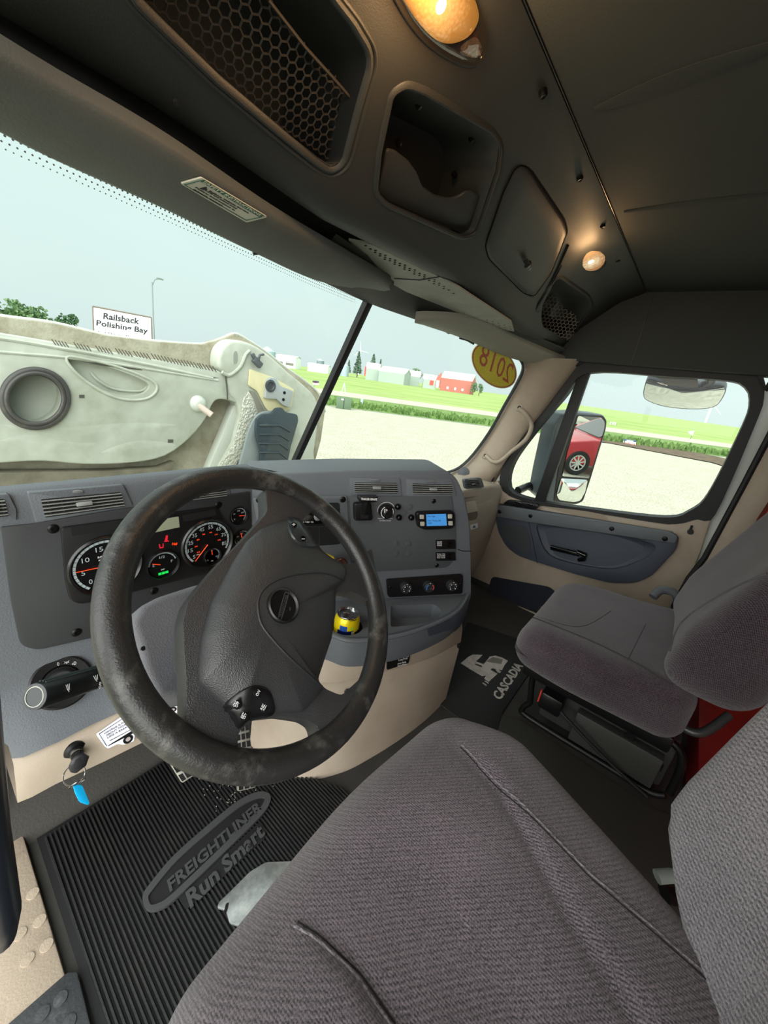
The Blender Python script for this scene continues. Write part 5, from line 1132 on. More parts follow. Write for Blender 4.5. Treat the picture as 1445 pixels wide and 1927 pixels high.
# ---- dome lamps
def lampmat(name, c1_, c2_, st, sc, cen, rad):
    m = mat(name, (120, 100, 64), 0.15); t = m.node_tree; b = t.nodes['Principled BSDF']
    v_ = t.nodes.new('ShaderNodeTexVoronoi'); v_.inputs['Scale'].default_value = sc; tcn = t.nodes.new('ShaderNodeTexCoord'); r = t.nodes.new('ShaderNodeValToRGB')
    r.color_ramp.elements[0].color = L3(c1_); r.color_ramp.elements[1].color = L3(c2_); r.color_ramp.elements[0].position = 0.25; r.color_ramp.elements[1].position = 1.15 if False else 1.0
    t.links.new(tcn.outputs['Object'], v_.inputs['Vector'])
    ds = t.nodes.new('ShaderNodeVectorMath'); ds.operation = 'DISTANCE'; ds.inputs[1].default_value = cen; t.links.new(tcn.outputs['Object'], ds.inputs[0])
    q1 = t.nodes.new('ShaderNodeMath'); q1.operation = 'MULTIPLY_ADD'; q1.inputs[1].default_value = 1/rad; t.links.new(ds.outputs['Value'], q1.inputs[0])
    q2 = t.nodes.new('ShaderNodeMath'); q2.operation = 'MULTIPLY'; q2.inputs[1].default_value = 0.55; t.links.new(v_.outputs[0], q2.inputs[0]); t.links.new(q2.outputs[0], q1.inputs[2]); t.links.new(q1.outputs[0], r.inputs[0]); t.links.new(r.outputs[0], b.inputs['Emission Color']); b.inputs['Emission Strength'].default_value = st
    return m
LC = glassmat('clear_lens', (235, 225, 215), 0.12, 0.05)
lm = thing('dome_lamp', 'large oval amber-glowing dome lamp at the top of the overhead console', 'ceiling lamp', OF.at(840, 50))
LG = lampmat('lamp_lens_glow', (255, 222, 150), (196, 136, 62), 0.85, 260, OF.at(830, 12, 0.02)-OF.at(840, 50), 0.050)
lo = spl([(735, -30), (757, 20), (786, 62), (815, 90), (850, 112), (882, 124), (905, 117), (918, 92), (916, 60), (905, 25), (890, -10), (860, -60), (800, -80), (750, -70)], 4)
mk('lamp_housing', pillow(OF, offpx(lo, 4), [(1, -0.004), (1, 0.004), (0.97, 0.005), (0.5, 0.0045)], (835, 20)), G_DARK, lm)
li = spl([(748, -30), (768, 15), (795, 52), (822, 76), (850, 82), (880, 70), (898, 45), (900, 20), (885, -20), (850, -60), (790, -70)], 4)
mk('lamp_lens', pillow(OF, li, [(1, 0.005), (1, 0.014), (0.93, 0.019), (0.6, 0.024), (0.3, 0.025)], (825, 5)), LG, lm, ang=60)
mk('clear_cover', pillow(OF, lo, [(1, 0.003), (1, 0.016), (0.95, 0.022), (0.7, 0.028), (0.3, 0.030)], (835, 20)), LC, lm, ang=60)
mk('reading_lens', pillow(OF, spl([(868, 85), (893, 68), (910, 62), (913, 85), (903, 108), (882, 108), (868, 98)], 4), [(1, 0.005), (0.95, 0.009), (0.3, 0.010)]), mat('reflector', (170, 160, 155), 0.25, 0.8, bump=(120, 0.002)), lm)
bm_ = mat('bulb', (255, 240, 200), 0.4, emit=((255, 228, 170), 14.0))
mk('bulb', lathe(OF.at(830, 12, 0.0262), OF.n, [(0.0, -0.002), (0.006, 0), (0.005, 0.0006), (0, 0.001)], 16), bm_, lm)
l2 = thing('dome_lamp', 'small round glowing dome lamp above the netted corner pocket', 'ceiling lamp', OF.at(1108, 485))
OS = PL(Z_(1108, 485, 0.388), (-0.10, -0.45, -0.89))
lo2 = spl([(1082, 478), (1090, 466), (1110, 463), (1130, 468), (1138, 480), (1136, 496), (1122, 508), (1105, 509), (1088, 500)], 4)
mk('lamp_housing', pillow(OS, offpx(lo2, 4), [(1, -0.010), (1, 0.004), (0.95, 0.006), (0.5, 0.005)]), G_BLACK, l2)
mk('lamp_lens', pillow(OS, lo2, [(1, 0.004), (1, 0.010), (0.8, 0.014), (0.4, 0.016)]), lampmat('lamp_lens_pale', (255, 236, 190), (190, 136, 86), 0.75, 130, OS.at(1112, 495, 0.012)-OF.at(1108, 485), 0.055), l2, ang=60)
mk('bulb', lathe(OS.at(1112, 493, 0.0165), OS.n, [(0.0, -0.003), (0.007, 0), (0.005, 0.0008), (0, 0.001)], 16), bm_, l2)
for nm, P, n_, e_, o_ in (('dome_light', OF.at(825, 20, 0.06), OF.n, 1.9, lm), ('corner_light', OS.at(1112, 490, 0.05), OS.n, 0.45, l2)):
    ld_ = bpy.data.lights.new(nm, 'POINT'); ld_.energy = e_; ld_.color = (1.0, 0.58, 0.26); ld_.shadow_soft_size = 0.02
    lo_ = bpy.data.objects.new(nm, ld_); COL.objects.link(lo_); lo_.location = P-V(o_.location); lo_.parent = o_
# ---- oval year sticker on the glass
qc = onws(929, 690); n_ = (onws(960, 690)-qc).cross(onws(929, 720)-qc).normalized()
if n_.dot(CAM-qc) < 0: n_ = -n_
YP = PL(qc+n_*0.006, n_)
ys = thing('year_sticker', 'yellow oval year sticker read in reverse on the upper right windshield', 'sticker', qc)
def ell(cu_, cv_, a, b, deg, n=40):
    t = math.radians(deg); return [V((cu_+a*math.cos(k)*math.cos(t)-b*math.sin(k)*math.sin(t), cv_+a*math.cos(k)*math.sin(t)+b*math.sin(k)*math.cos(t))) for k in [2*math.pi*i/n for i in range(n)]]
mk('sticker_edge', plate(YP, ell(930, 688, 50, 34, 46), -0.002, 0.0), mat('edge_white', (225, 205, 170), 0.5), ys)
mk('sticker_ring', plate(YP, ell(930, 688, 48.5, 32.5, 46), 0.0, 0.0004), mat('ring_red', (160, 70, 40), 0.5), ys)
mk('sticker_face', plate(YP, ell(930, 688, 46.5, 31, 46), 0.0004, 0.0008), mat('sticker_yellow', (205, 192, 30), 0.5, var=(160, (232, 218, 70), 0.5, 0.7)), ys)
mk('year_digits', J(ptxt(YP, '2018', (957, 722), (900, 684), (968, 688), 0.0014, bold=0.0)), mat('digit_red', (168, 70, 36), 0.5), ys)
# wiper outside
wp = thing('wiper', 'black windshield wiper resting at the foot of the right pane', 'wiper', onws(750, 885))
def wo(u, v): return onws(u, v)+V((0, 0.03, 0))
mk('wiper_arm', tube([wo(*p) for p in ((830, 888), (800, 882), (760, 876), (722, 874), (706, 879), (670, 884))], [0.006, 0.006, 0.005, 0.005, 0.004, 0.003], 8), G_METALB, wp)
mk('wiper_blade', tube([wo(*p) for p in ((690, 885), (730, 881), (790, 884), (830, 888))], (0.006, 0.004), 8), G_RUB, wp)
mk('wiper_bracket', tube([wo(*p) for p in ((718, 876), (724, 871), (730, 876))], 0.004, 6), G_METALB, wp)
# ================================================================ OUTSIDE
GZ = -2.3
TN, TT = V((0.728, 0.686, 0)), V((0.686, -0.728, 0))
def band_mat(name, a, b, sc, lo, hi, bump=None, stretch=None, rough=0.95):
    m = mat(name, a, rough, var=(sc, b, lo, hi), bump=bump, spec=0.1); return m
M_GRAV = mat('gravel', (206, 204, 188), 0.95, var=(1.6, (220, 218, 206), 0.35, 0.7), spec=0.1)
t = M_GRAV.node_tree; b = t.nodes['Principled BSDF']; n1 = t.nodes.new('ShaderNodeTexNoise'); n1.inputs['Scale'].default_value = 16; n1.inputs['Detail'].default_value = 8; n1.inputs['Roughness'].default_value = 0.8
tcn = t.nodes.new('ShaderNodeTexCoord'); t.links.new(tcn.outputs['Object'], n1.inputs['Vector'])
r1 = t.nodes.new('ShaderNodeValToRGB'); r1.color_ramp.elements[0].position = 0.38; r1.color_ramp.elements[1].position = 0.6; r1.color_ramp.elements[0].color = L3((118, 112, 96)); r1.color_ramp.elements[1].color = L3((228, 226, 216))
t.links.new(n1.outputs[0], r1.inputs[0])
mx = t.nodes.new('ShaderNodeMixRGB'); mx.blend_type = 'MULTIPLY'; mx.inputs[0].default_value = 0.75
old = b.inputs['Base Color'].links[0].from_socket; t.links.new(old, mx.inputs[1]); t.links.new(r1.outputs[0], mx.inputs[2]); t.links.new(mx.outputs[0], b.inputs['Base Color'])
M_GRASS = mat('verge_grass', (128, 150, 92), 0.95, var=(1.2, (100, 128, 70), 0.35, 0.65), spec=0.1, bump=(4, 0.2))
M_FIELD = mat('field_grass', (158, 172, 108), 0.95, var=(0.06, (130, 154, 88), 0.35, 0.65), spec=0.1)
M_ROAD = mat('road_asphalt', (176, 170, 156), 0.9, spec=0.1); M_DIRT = mat('dark_dirt', (112, 98, 82), 0.95, var=(1.5, (86, 76, 64), 0.4, 0.6), spec=0.1)
def strip(nm, s0, s1, m, t0=-260, t1=260, z=GZ, n=1, zf=None, kind='structure'):
    vs = []; fs = []; nt_ = 26
    for i in range(n+1):
        for j in range(nt_+1):
            s = lerp(s0, s1, i/n); q = TN*s+TT*lerp(t0, t1, j/nt_); vs.append(V((q.x, q.y, zf(s) if zf else z)))
    for i in range(n):
        for j in range(nt_): k = i*(nt_+1)+j; fs.append((k, k+1, k+nt_+2, k+nt_+1))
    return tag(mk(nm, (vs, fs), m, smooth=False, loc=(0, 0, z)), kind=kind)
strip('ground', -90, 27.0, M_GRAV)
strip('trim_14', 26.8, 39.5, M_GRASS, z=GZ+0.03); strip('trim_15', 39.3, 49, M_ROAD, z=GZ+0.04)
fz = lambda s: GZ+0.03+(0 if s < 230 else (s-230)/170*2.0)
strip('trim_16', 48.8, 420, M_FIELD, t0=-900, t1=900, n=16, zf=fz); strip('trim_17', 57, 57.5, mat('pale_verge', (196, 200, 130), 0.9), z=GZ+0.06)
dq = [Z_(*p, GZ+0.05) for p in ((1120, 824), (1170, 829), (1250, 840), (1340, 857), (1440, 880), (1440, 900), (1340, 870), (1250, 853), (1150, 834), (1115, 829))]
tag(mk('trim_18', (dq, [tuple(range(len(dq)))]), M_DIRT, smooth=False), kind='structure')
random.seed(5); g = []
for i in range(2600):
    s, tt_ = 27.2+abs(random.gauss(0, 2.0)), random.uniform(-22, 34); q = TN*s+TT*tt_; h_ = random.uniform(0.12, 0.42); a = random.uniform(0, 6.28); w_ = random.uniform(0.08, 0.2)
    d = V((math.cos(a)*w_, math.sin(a)*w_, 0)); p = V((q.x, q.y, GZ))
    g.append(([p-d, p+d, p+d*0.5+V((random.uniform(-.1, .1), random.uniform(-.1, .1), h_)), p-d*0.5+V((0, 0, h_))], [(0, 1, 2, 3)]))
tag(mk('tall_grass', J(*g), mat('tall_grass', (110, 136, 78), 0.9, var=(2, (84, 112, 60), 0.4, 0.6), spec=0.1), smooth=False, loc=(0, 0, GZ)), 'tall green grass along the edge of the gravel lot', 'grass', kind='stuff')
# ---- raised hood
HP = PL((0, 2.2, 0), (0, -1, 0))
hood = thing('truck_hood', 'white raised truck hood seen from its dirty underside through the left windshield', 'hood', (0, 2.3, -0.9))
M_TAN = mat('hood_dirty', (160, 156, 138), 0.8, bump=(60, 0.003), var=(7, (122, 114, 92), 0.4, 0.72)); M_LIN = mat('hood_liner', (176, 180, 168), 0.45, bump=(5, 0.02), var=(5, (146, 148, 132), 0.45, 0.8))
M_CREAM = mat('hood_cream', (206, 198, 158), 0.5, var=(10, (186, 176, 132), 0.5, 0.8)); M_WEDGE = mat('hood_paint', (186, 190, 180), 0.35)
outl = [(-300, 545), (-150, 572), (0, 595), (100, 608), (200, 631), (300, 643), (380, 648), (415, 638), (441, 628), (466, 640), (500, 662), (535, 690), (575, 718), (600, 742), (612, 775), (604, 830), (585, 900), (560, 980), (-300, 980)]
mk('outer_shell', plate(HP, outl, -0.16, -0.10), M_TAN, hood, bevel=0.008)
edge = [(p[0], p[1]) for p in outl[:15]]
mk('shell_edge', tube([HP.at(p.x, p.y, -0.12) for p in spl(edge, 4, False)], (0.009, 0.009), 8), M_WEDGE, hood)
lin1 = spl([(-280, 600), (-100, 610), (0, 626), (100, 643), (200, 660), (300, 678), (390, 692), (425, 706), (438, 735), (448, 758), (430, 753), (410, 752), (399, 763), (386, 790), (357, 825), (311, 858), (249, 871), (160, 874), (80, 868), (0, 872), (-100, 880), (-280, 880)], 3)
liner = mk('inner_liner', plate(HP, lin1, -0.10, 0.0), M_LIN, hood, bevel=0.022, seg=3)
duc = [V((66+60*math.cos(t), 750+53*math.sin(t))) for t in [2*math.pi*i/40 for i in range(40)]]
tear = spl([(128, 677), (141, 675), (199, 687), (249, 703), (286, 720), (292, 733), (278, 746), (249, 750), (216, 744), (183, 728), (149, 703)], 4)
boolean(liner, [plate(HP, duc, -0.095, 0.06), plate(HP, offpx(tear, -2), -0.035, 0.06)])
mk('recess_rim', tube([HP.at(p.x, p.y, 0.003) for p in offpx(tear, 3)], 0.006, 8, closed=True), M_LIN, hood)
mk('recess_fold', tube([HP.at(p.x, p.y, -0.03) for p in spl([(170, 700), (185, 716), (215, 732), (262, 736), (276, 728)], 4, False)], 0.006, 8), M_LIN, hood)
dt = hood
for rr, h_, w_ in ((61, 0.008, 0.013), (54, 0.018, 0.009)): mk('rubber_ring', tube([HP.at(66+rr*math.cos(t), 750+rr*0.885*math.sin(t), h_) for t in [2*math.pi*i/48 for i in range(48)]], w_, 10, closed=True), mat('duct_rubber', (62, 60, 58), 0.5, var=(8, (96, 92, 84), 0.5, 0.8)), dt)
R_w = [[HP.at(66+rr*math.cos(t), 750+rr*0.885*math.sin(t), h_) for t in [2*math.pi*i/48 for i in range(48)]] for rr, h_ in ((60, 0.01), (52, 0.022), (50, 0.0), (48, -0.13))]
mk('duct_wall', loft(R_w, True), mat('duct_wall', (70, 72, 68), 0.7), dt)
mk('duct_screen', J(cyl(HP.at(60, 742, -0.135), HP.n, 0.17, 0.01, 40)), mat('duct_back', (150, 152, 138), 0.7, var=(9, (116, 116, 100), 0.45, 0.7)), dt)
mk('duct_stud', lathe(HP.at(68, 742, -0.12), HP.n, [(0.008, 0), (0.006, 0.01), (0, 0.01)], 10), G_CHROME, dt)
sl = []
for (x, y) in ((232, 302), (332, 317), (430, 331), (520, 343), (602, 355), (682, 367), (758, 384), (830, 397), (900, 411)):
    for k in range(5):
        a = ((x+k*15)/2.408, 520+(y-8+k*3.3)/2.408-4); b_ = (a[0]+7.5, a[1]+11); c_ = (b_[0]+2.0, b_[1]); d_ = (a[0]+2.0, a[1]-0.2)
        sl.append(plate(HP, [a, d_, c_, b_], -0.001, 0.0012))
mk('vent_slots', J(*sl), mat('slot_dark', (92, 88, 76), 0.8), hood, smooth=False)
mk('liner_ridge', tube([HP.at(p.x, p.y, -0.005) for p in spl([(-250, 604), (0, 636), (120, 656), (260, 682), (400, 712)], 8, False)], (0.012, 0.010), 8), M_LIN, hood)
mk('liner_ridge', tube([HP.at(p.x, p.y, -0.004) for p in spl([(-250, 640), (0, 662), (120, 672), (200, 682), (300, 698), (410, 716)], 8, False)], (0.010, 0.008), 8), M_LIN, hood)
mk('liner_crack', plate(HP, [(150, 680), (200, 684), (262, 692), (268, 697), (230, 693), (190, 688)], -0.001, 0.0015), mat('crack_dark', (74, 72, 66), 0.9), hood)
mk('scrape_mark', plate(HP, [(372, 706), (400, 709), (412, 711), (380, 711)], -0.001, 0.0015), MATS['crack_dark'], hood)
for (u, v) in ((154, 746), (321, 830)): mk('liner_slot', plate(HP, [(u-5, v-3), (u+5, v-3), (u+5, v+3), (u-5, v+3)], -0.001, 0.0015), MATS['crack_dark'], hood)
for pts, r in (([(0, 830), (60, 826), (120, 838), (180, 836)], 0.020), ([(190, 852), (260, 836), (330, 838)], 0.018), ([(0, 800), (100, 812), (240, 802), (330, 800)], 0.016)):
    mk('liner_fold', tube([HP.at(p.x, p.y, -0.004) for p in spl(pts, 6, False)], [(0.008+r*2.2*math.sin(math.pi*i/(6*(len(pts)-1))), 0.0045) for i in range(6*(len(pts)-1)+1)], 12, up=(0, 0, 1)), M_LIN, hood)
mk('lower_channel', plate(HP, [(-280, 892), (200, 886), (300, 880), (330, 868), (322, 900), (300, 960), (-280, 960)], -0.08, -0.02), mat('channel_brown', (112, 106, 90), 0.75, var=(8, (84, 80, 66), 0.4, 0.7)), hood, bevel=0.01)
mk('strut_mount', lathe(HP.at(371, 759, -0.01), HP.n, [(0.046, 0), (0.044, 0.02), (0.030, 0.04), (0.014, 0.045), (0, 0.045)], 24), M_WEDGE, hood)
mk('strut_bolt', cyl(HP.at(373, 762, 0.02), (0.6, -0.55, -0.55), 0.017, 0.085, 14), mat('bolt_pink', (186, 170, 158), 0.6), hood)
# right structural end of the hood
rs_ = spl([(412, 690), (414, 662), (428, 644), (448, 640), (480, 650), (512, 672), (545, 702), (572, 724), (594, 748), (600, 780), (592, 850), (578, 900), (420, 900), (440, 836), (451, 786), (446, 757), (430, 740), (424, 706)], 3)
mk('end_frame', plate(HP, rs_, -0.10, 0.012), M_LIN, hood, bevel=0.02, seg=3)
mk('end_ridge', tube([HP.at(p.x, p.y, 0.014) for p in spl([(418, 700), (432, 706), (452, 690), (462, 668), (470, 660)], 5, False)], 0.010, 8), M_LIN, hood)
mk('end_ridge', tube([HP.at(p.x, p.y, 0.012) for p in spl([(424, 706), (427, 730), (428, 752)], 5, False)], 0.004, 6), MATS['crack_dark'], hood)
mk('end_hollow', plate(HP, spl([(440, 664), (446, 662), (447, 680), (440, 684)], 3), 0.012, 0.0135), mat('hollow_grey', (140, 144, 134), 0.7), hood)
mk('pale_channel', plate(HP, [(446, 757), (452, 786), (440, 836), (415, 882), (388, 892), (418, 820), (438, 770)], -0.10, -0.03), M_WEDGE, hood, bevel=0.008)
mk('foil_insulation', plate(HP, [(469, 736), (490, 768), (469, 806), (453, 865), (440, 880), (412, 880), (440, 836), (453, 790), (458, 752)], 0.012, 0.028), mat('foil', (188, 188, 176), 0.35, metal=0.3, bump=(60, 0.008, 'v'), bump2=(120, 0.006)), hood, bevel=0.006)
mk('foil_bar', plate(HP, [(471, 735), (480, 737), (500, 776), (496, 786), (486, 778)], 0.012, 0.03), mat('bar_brown', (120, 116, 104), 0.6), hood, bevel=0.004)
mk('cream_bracket', plate(HP, rnd([(470, 694), (514, 710), (554, 733), (548, 768), (536, 776), (510, 778), (500, 768), (484, 736), (468, 726)], 4), 0.012, 0.024), M_CREAM, hood, bevel=0.004)
hb = mk('hinge_bracket', plate(HP, rnd([(503, 718), (509, 710), (520, 712), (528, 726), (552, 736), (546, 768), (532, 762), (521, 751), (499, 750)], 3), 0.024, 0.05), mat('bracket_grey', (166, 172, 174), 0.4, 0.3), hood, bevel=0.004)
mk('bracket_hole', J(lathe(HP.at(508, 726, 0.05), HP.n, [(0.036, 0), (0.038, 0.008), (0.026, 0.012), (0.020, 0.004), (0, 0.003)], 20)), mat('hole_dark', (58, 62, 68), 0.5), hb)
for (u, v) in ((535, 739), (533, 752)): mk('bracket_bolt', lathe(HP.at(u, v, 0.05), HP.n, [(0.010, 0), (0.010, 0.004), (0.005, 0.006), (0, 0.006)], 10), G_SCREW, hb)
mk('latch', J(box(HP.at(484, 682, 0.04), (0.06, 0.03, 0.035), (0.8, 0, -0.6)), box(HP.at(478, 673, 0.04), (0.05, 0.02, 0.02), (0.5, 0, -0.8)), tube([HP.at(486, 678, 0.05), HP.at(489, 668, 0.06), HP.at(496, 667, 0.05)], 0.008, 8)), mat('latch_grey', (80, 84, 88), 0.5), hood, bevel=0.003)
mk('liner_shield', plate(HP, spl([(470, 806), (484, 782), (500, 774), (520, 776), (488, 800), (486, 826), (494, 850), (490, 884), (452, 884), (458, 850)], 3), 0.02, 0.045), mat('shield_grey', (124, 132, 132), 0.5), hood, bevel=0.006)
fl = hood
mk('shield_plate', plate(HP, rnd([(484, 788), (494, 780), (512, 778), (520, 768), (532, 767), (538, 776), (560, 780), (562, 792), (548, 840), (538, 890), (488, 890), (492, 850), (484, 826), (482, 806)], 4), 0.05, 0.075), mat('shield_dark', (52, 62, 68), 0.35, var=(12, (84, 94, 98), 0.55, 0.8)), fl, bevel=0.006)
mk('shield_ribs', J(*[tube([HP.at(u, v, 0.076) for u, v in ((487, 800+k*17), (525, 800+k*17), (546-k*2, 812+k*17))], (0.010, 0.006), 8) for k in range(5)]), MATS['shield_dark'], fl)
# ---- sign and lamp post
D = 24
sgn = thing('billboard', 'white roadside billboard with black lettering above the raised hood', 'billboard', V((AT(230, 640, D).x, AT(230, 640, D).y, GZ)))
v0 = RM @ V((0, 0, -1)); BP = PL(AT(230, 610, D), CAM-AT(230, 610, D)-V((0, 0, (CAM-AT(230, 610, D)).z)))
mk('board', plate(BP, [(174.5, 577), (284, 598), (286, 658), (177, 640)], -0.15, 0.0), mat('board_white', (250, 250, 250), 0.5), sgn)
mk('board_frame', J(*[tube([BP.at(*a, 0.0), BP.at(*b_, 0.0)], 0.045, 4) for a, b_ in (((174.5, 576.5), (284.5, 597.5)), ((284.5, 597.5), (286.5, 658)), ((174.5, 576.5), (177, 640)))]), mat('frame_brown', (112, 100, 90), 0.6), sgn, smooth=False)
INK = mat('ink_black', (30, 32, 38), 0.6)
mk('board_lettering', J(ptxt(BP, 'Railsback', (194, 599.5), (262, 610), (195, 588.5), 0.01, bold=0.03), ptxt(BP, 'Polishing Bay', (181, 612), (278, 627.5), (181.5, 602), 0.01, bold=0.03), ptxt(BP, 'And Chrome Shop', (182, 627.5), (254, 638.5), (182.7, 622), 0.01, bold=0.02)), INK, sgn)
for u in (195, 265): p = BP.at(u, 640, -0.2); mk('post', cyl((p.x, p.y, GZ), (0, 0, 1), 0.1, p.z-GZ, 10), mat('steel_post', (130, 134, 134), 0.5), sgn)
D = 34; pb = AT(288, 640, D); pt = AT(286, 531, D)
lp = thing('street_lamp', 'thin grey street lamp standing right of the billboard', 'street lamp', (pb.x, pb.y, GZ))
mk('pole', tube([V((pb.x, pb.y, GZ)), V((pt.x, pt.y, pt.z))], [0.09, 0.06], 8), mat('pole_grey', (120, 128, 130), 0.5), lp)
mk('lamp_arm', tube([V((pt.x, pt.y, pt.z-0.3)), AT(291, 526.5, D), AT(299, 524, D)], 0.035, 6), MATS['pole_grey'], lp); mk('lamp_head', box(AT(301, 525, D), (0.5, 0.25, 0.1)), MATS['pole_grey'], lp)
# ---- trees
def tree(nm, label, u, vb, vt, D, wpx, kind, group, col, col2):
    b_ = AT(u, vb, D); tp_ = AT(u, vt, D); H = tp_.z-b_.z; W = wpx/FPX*D/2; g0 = GZ if b_.z > GZ else b_.z
    o = thing(nm, label, 'tree', (b_.x, b_.y, g0), group)
    rnd_ = random.Random(int(u*7+vb)); g = []
    m = mat('leaf_%d_%d_%d' % col, col, 0.9, var=(1.2, col2, 0.35, 0.65), spec=0.1)
    n = 420
    lumps = [(V((rnd_.uniform(-0.6, 0.6), rnd_.uniform(-0.6, 0.6), rnd_.uniform(0.25, 0.85)))) for _ in range(14)]
    for i in range(n):
        if kind == 'conifer':
            h_ = rnd_.uniform(0.05, 1.0); r = W*(1.02-h_)*rnd_.uniform(0.5, 1.0)*(0.65+0.35*((h_*9) % 1)); a = rnd_.uniform(0, 6.28); c = V((b_.x+math.cos(a)*r, b_.y+math.sin(a)*r, b_.z+H*h_)); s = H*0.055
        else:
            l = lumps[i % 14]; d = V((rnd_.gauss(0, 1), rnd_.gauss(0, 1), rnd_.gauss(0, 1))).normalized()*rnd_.uniform(0.6, 1)
            c = V((b_.x+W*(l.x+d.x*0.4), b_.y+W*(l.y+d.y*0.4), b_.z+H*min(1, (l.z+d.z*0.2)))); s = max(H*0.05, W*0.08)
        A = V((rnd_.gauss(0, 1), rnd_.gauss(0, 1), rnd_.gauss(0, 1))).normalized()*s; Bv = A.cross(V((rnd_.gauss(0, 1), rnd_.gauss(0, 1), rnd_.gauss(0, 1)))).normalized()*s
        g.append(([c-A, c-Bv, c+A, c+Bv], [(0, 1, 2, 3)]))
    mk('crown', J(*g), m, o, smooth=False, fix=False)
    mk('trunk', cyl((b_.x, b_.y, g0), (0, 0, 1), W*0.09, H*0.5+b_.z-g0, 8), mat('bark', (96, 84, 70), 0.9), o)
GL, GL2 = (122, 146, 108), (86, 112, 78)
for u, vt, w_, lb_ in ((-30, 548, 60, 'leftmost large leafy tree cut by the frame above the raised hood'), (12, 556, 50, 'large leafy tree second from the left above the raised hood'), (48, 570, 46, 'broad leafy tree third from the left above the raised hood'), (78, 578, 34, 'lower leafy tree at the right of the big tree line above the hood')):
    tree('leafy_tree', lb_, u, 640, vt, 64 if u in (12, 78) else 78, w_, 'round', 'trees above the hood', GL, GL2)
tree('leafy_tree', 'small separate dark tree just left of the billboard', 131, 640, 590, 80, 36, 'round', 'trees above the hood', (84, 112, 80), (56, 84, 56))
tree('leafy_tree', 'low dark bush left of the small separate tree', 108, 640, 598, 92, 20, 'round', 'trees above the hood', (84, 112, 80), (56, 84, 56))
CN, CN2 = (116, 134, 120), (90, 110, 96)
for u, vb, vt, w_, lb_ in ((672, 704, 662, 22, 'tall thin conifer left of the long white barn'), (700, 700, 667, 22, 'conifer rising behind the left end of the long white barn'), (714, 700, 676, 9, 'narrow small conifer behind the long white barn'), (655, 702, 678, 12, 'short sparse conifer beside the windshield divider')):
    tree('conifer_tree', lb_, u, vb, vt, 240, w_, 'conifer', 'conifers by the barns', CN, CN2)
for u, vb, vt, w_, lb_ in ((783, 716, 691, 26, 'round tree behind the arched white barn'), (770, 712, 697, 14, 'small round tree left behind the arched white barn'), (805, 716, 704, 11, 'tiny tree between the arched barn and the red barn'), (818, 720, 702, 14, 'small tree behind the left gable of the red barn'), (890, 740, 719, 13, 'left one of two small trees right of the red barn'), (901, 742, 721, 15, 'right one of two small trees right of the red barn')):
    tree('round_tree', lb_, u, vb, vt, 236 if vb < 730 else 195, w_, 'round', 'round trees by the barns', GL, GL2)
# ---- farm buildings
def barn(nm, label, p0, p1, D, he, hr, dep, mw, mr, door=None, arch=False, D1=None):
    A, B = AT(*p0, D), AT(*p1, D1 or D); z = min(A.z, B.z); A.z = B.z = z; ex_ = (B-A); L_ = ex_.length; ex_.normalize(); ey_ = V((-ex_.y, ex_.x, 0))
    if ey_.dot(A-CAM) < 0: ey_ = -ey_
    o = thing(nm, label, 'barn' if 'barn' in nm else 'building', (A+B)/2); zb = min(0, GZ-z)
    up = V((0, 0, 1))
    sec_ = [up*zb, up*he]+([ey_*(dep*0.5*(1-math.cos(k)))+up*(he+(hr-he)*math.sin(k)) for k in (0.5, 1.0, 1.57, 2.1, 2.6)] if arch else [ey_*dep*0.5+up*hr])+[ey_*dep+up*he, ey_*dep+up*zb]
    mk('walls', extr([A+p for p in sec_], ex_*L_), mw, o, smooth=False)
    rf = sec_[1:-1]; k = len(rf); off = up*0.25
    vs = [A-ex_*0.3+p+off for p in rf]+[B+ex_*0.3+p+off for p in rf]; vs += [v-up*0.2 for v in vs]
    fs = [(i, i+1, k+i+1, k+i) for i in range(k-1)]; fs += [tuple(j+2*k for j in f[::-1]) for f in fs]; fs += [(0, k, 3*k, 2*k)]
    mk('roof', (vs, fs), mr, o, smooth=False)
    if door: 
        for (t0, t1, hh, mm_) in door: mk('door', box(A+ex_*L_*(t0+t1)/2-ey_*0.1+up*hh/2, (L_*(t1-t0), 0.2, hh), ex_, ey_), mm_, o, smooth=False)
    return o, A, B, ex_, ey_
WW = mat('barn_white', (150, 162, 154), 0.7); WR = mat('roof_white', (222, 228, 228), 0.6); RW = mat('barn_red', (170, 98, 88), 0.7); RD = mat('door_red', (190, 70, 60), 0.6)
barn('white_barn', 'white gabled barn section with a red door at the left end of the farm', (688, 707), (712, 711), 215, 4.2, 7.2, 8, WW, WR, door=[(-0.12, -0.02, 5.0, RD)])
barn('white_barn', 'long low white barn joined to the right of the gabled section', (712, 710), (760, 716), 210, 3.4, 6.0, 10, WW, WR, D1=205)
barn('arched_barn', 'white arched barn between the long white barn and the small white shed', (763, 714), (789, 719), 222, 2.6, 5.6, 9, WW, WR, arch=True)
barn('white_shed', 'small white shed with a red door left of the red barn', (796, 722), (820, 726), 204, 2.6, 5.0, 7, WW, WR, door=[(0.5, 0.78, 2.4, RD)])
o, A, B, ex_, ey_ = barn('red_barn', 'red barn with a white roof and small windows at the right of the farm', (828, 729), (884, 738), 203, 5.2, 8.6, 11, RW, WR, door=[(0.22, 0.28, 1.2, WR), (0.48, 0.54, 1.2, WR), (0.72, 0.78, 1.2, WR)], D1=198)
mk('gable_front', extr([A-ex_*2.8-V((0, 0, 0)), A-ex_*0.2, A-ex_*0.2+V((0, 0, 5.2)), A-ex_*0.6+V((0, 0, 7.8)), A-ex_*2.8+V((0, 0, 4.8))], ey_*0.5), RW, o, smooth=False)
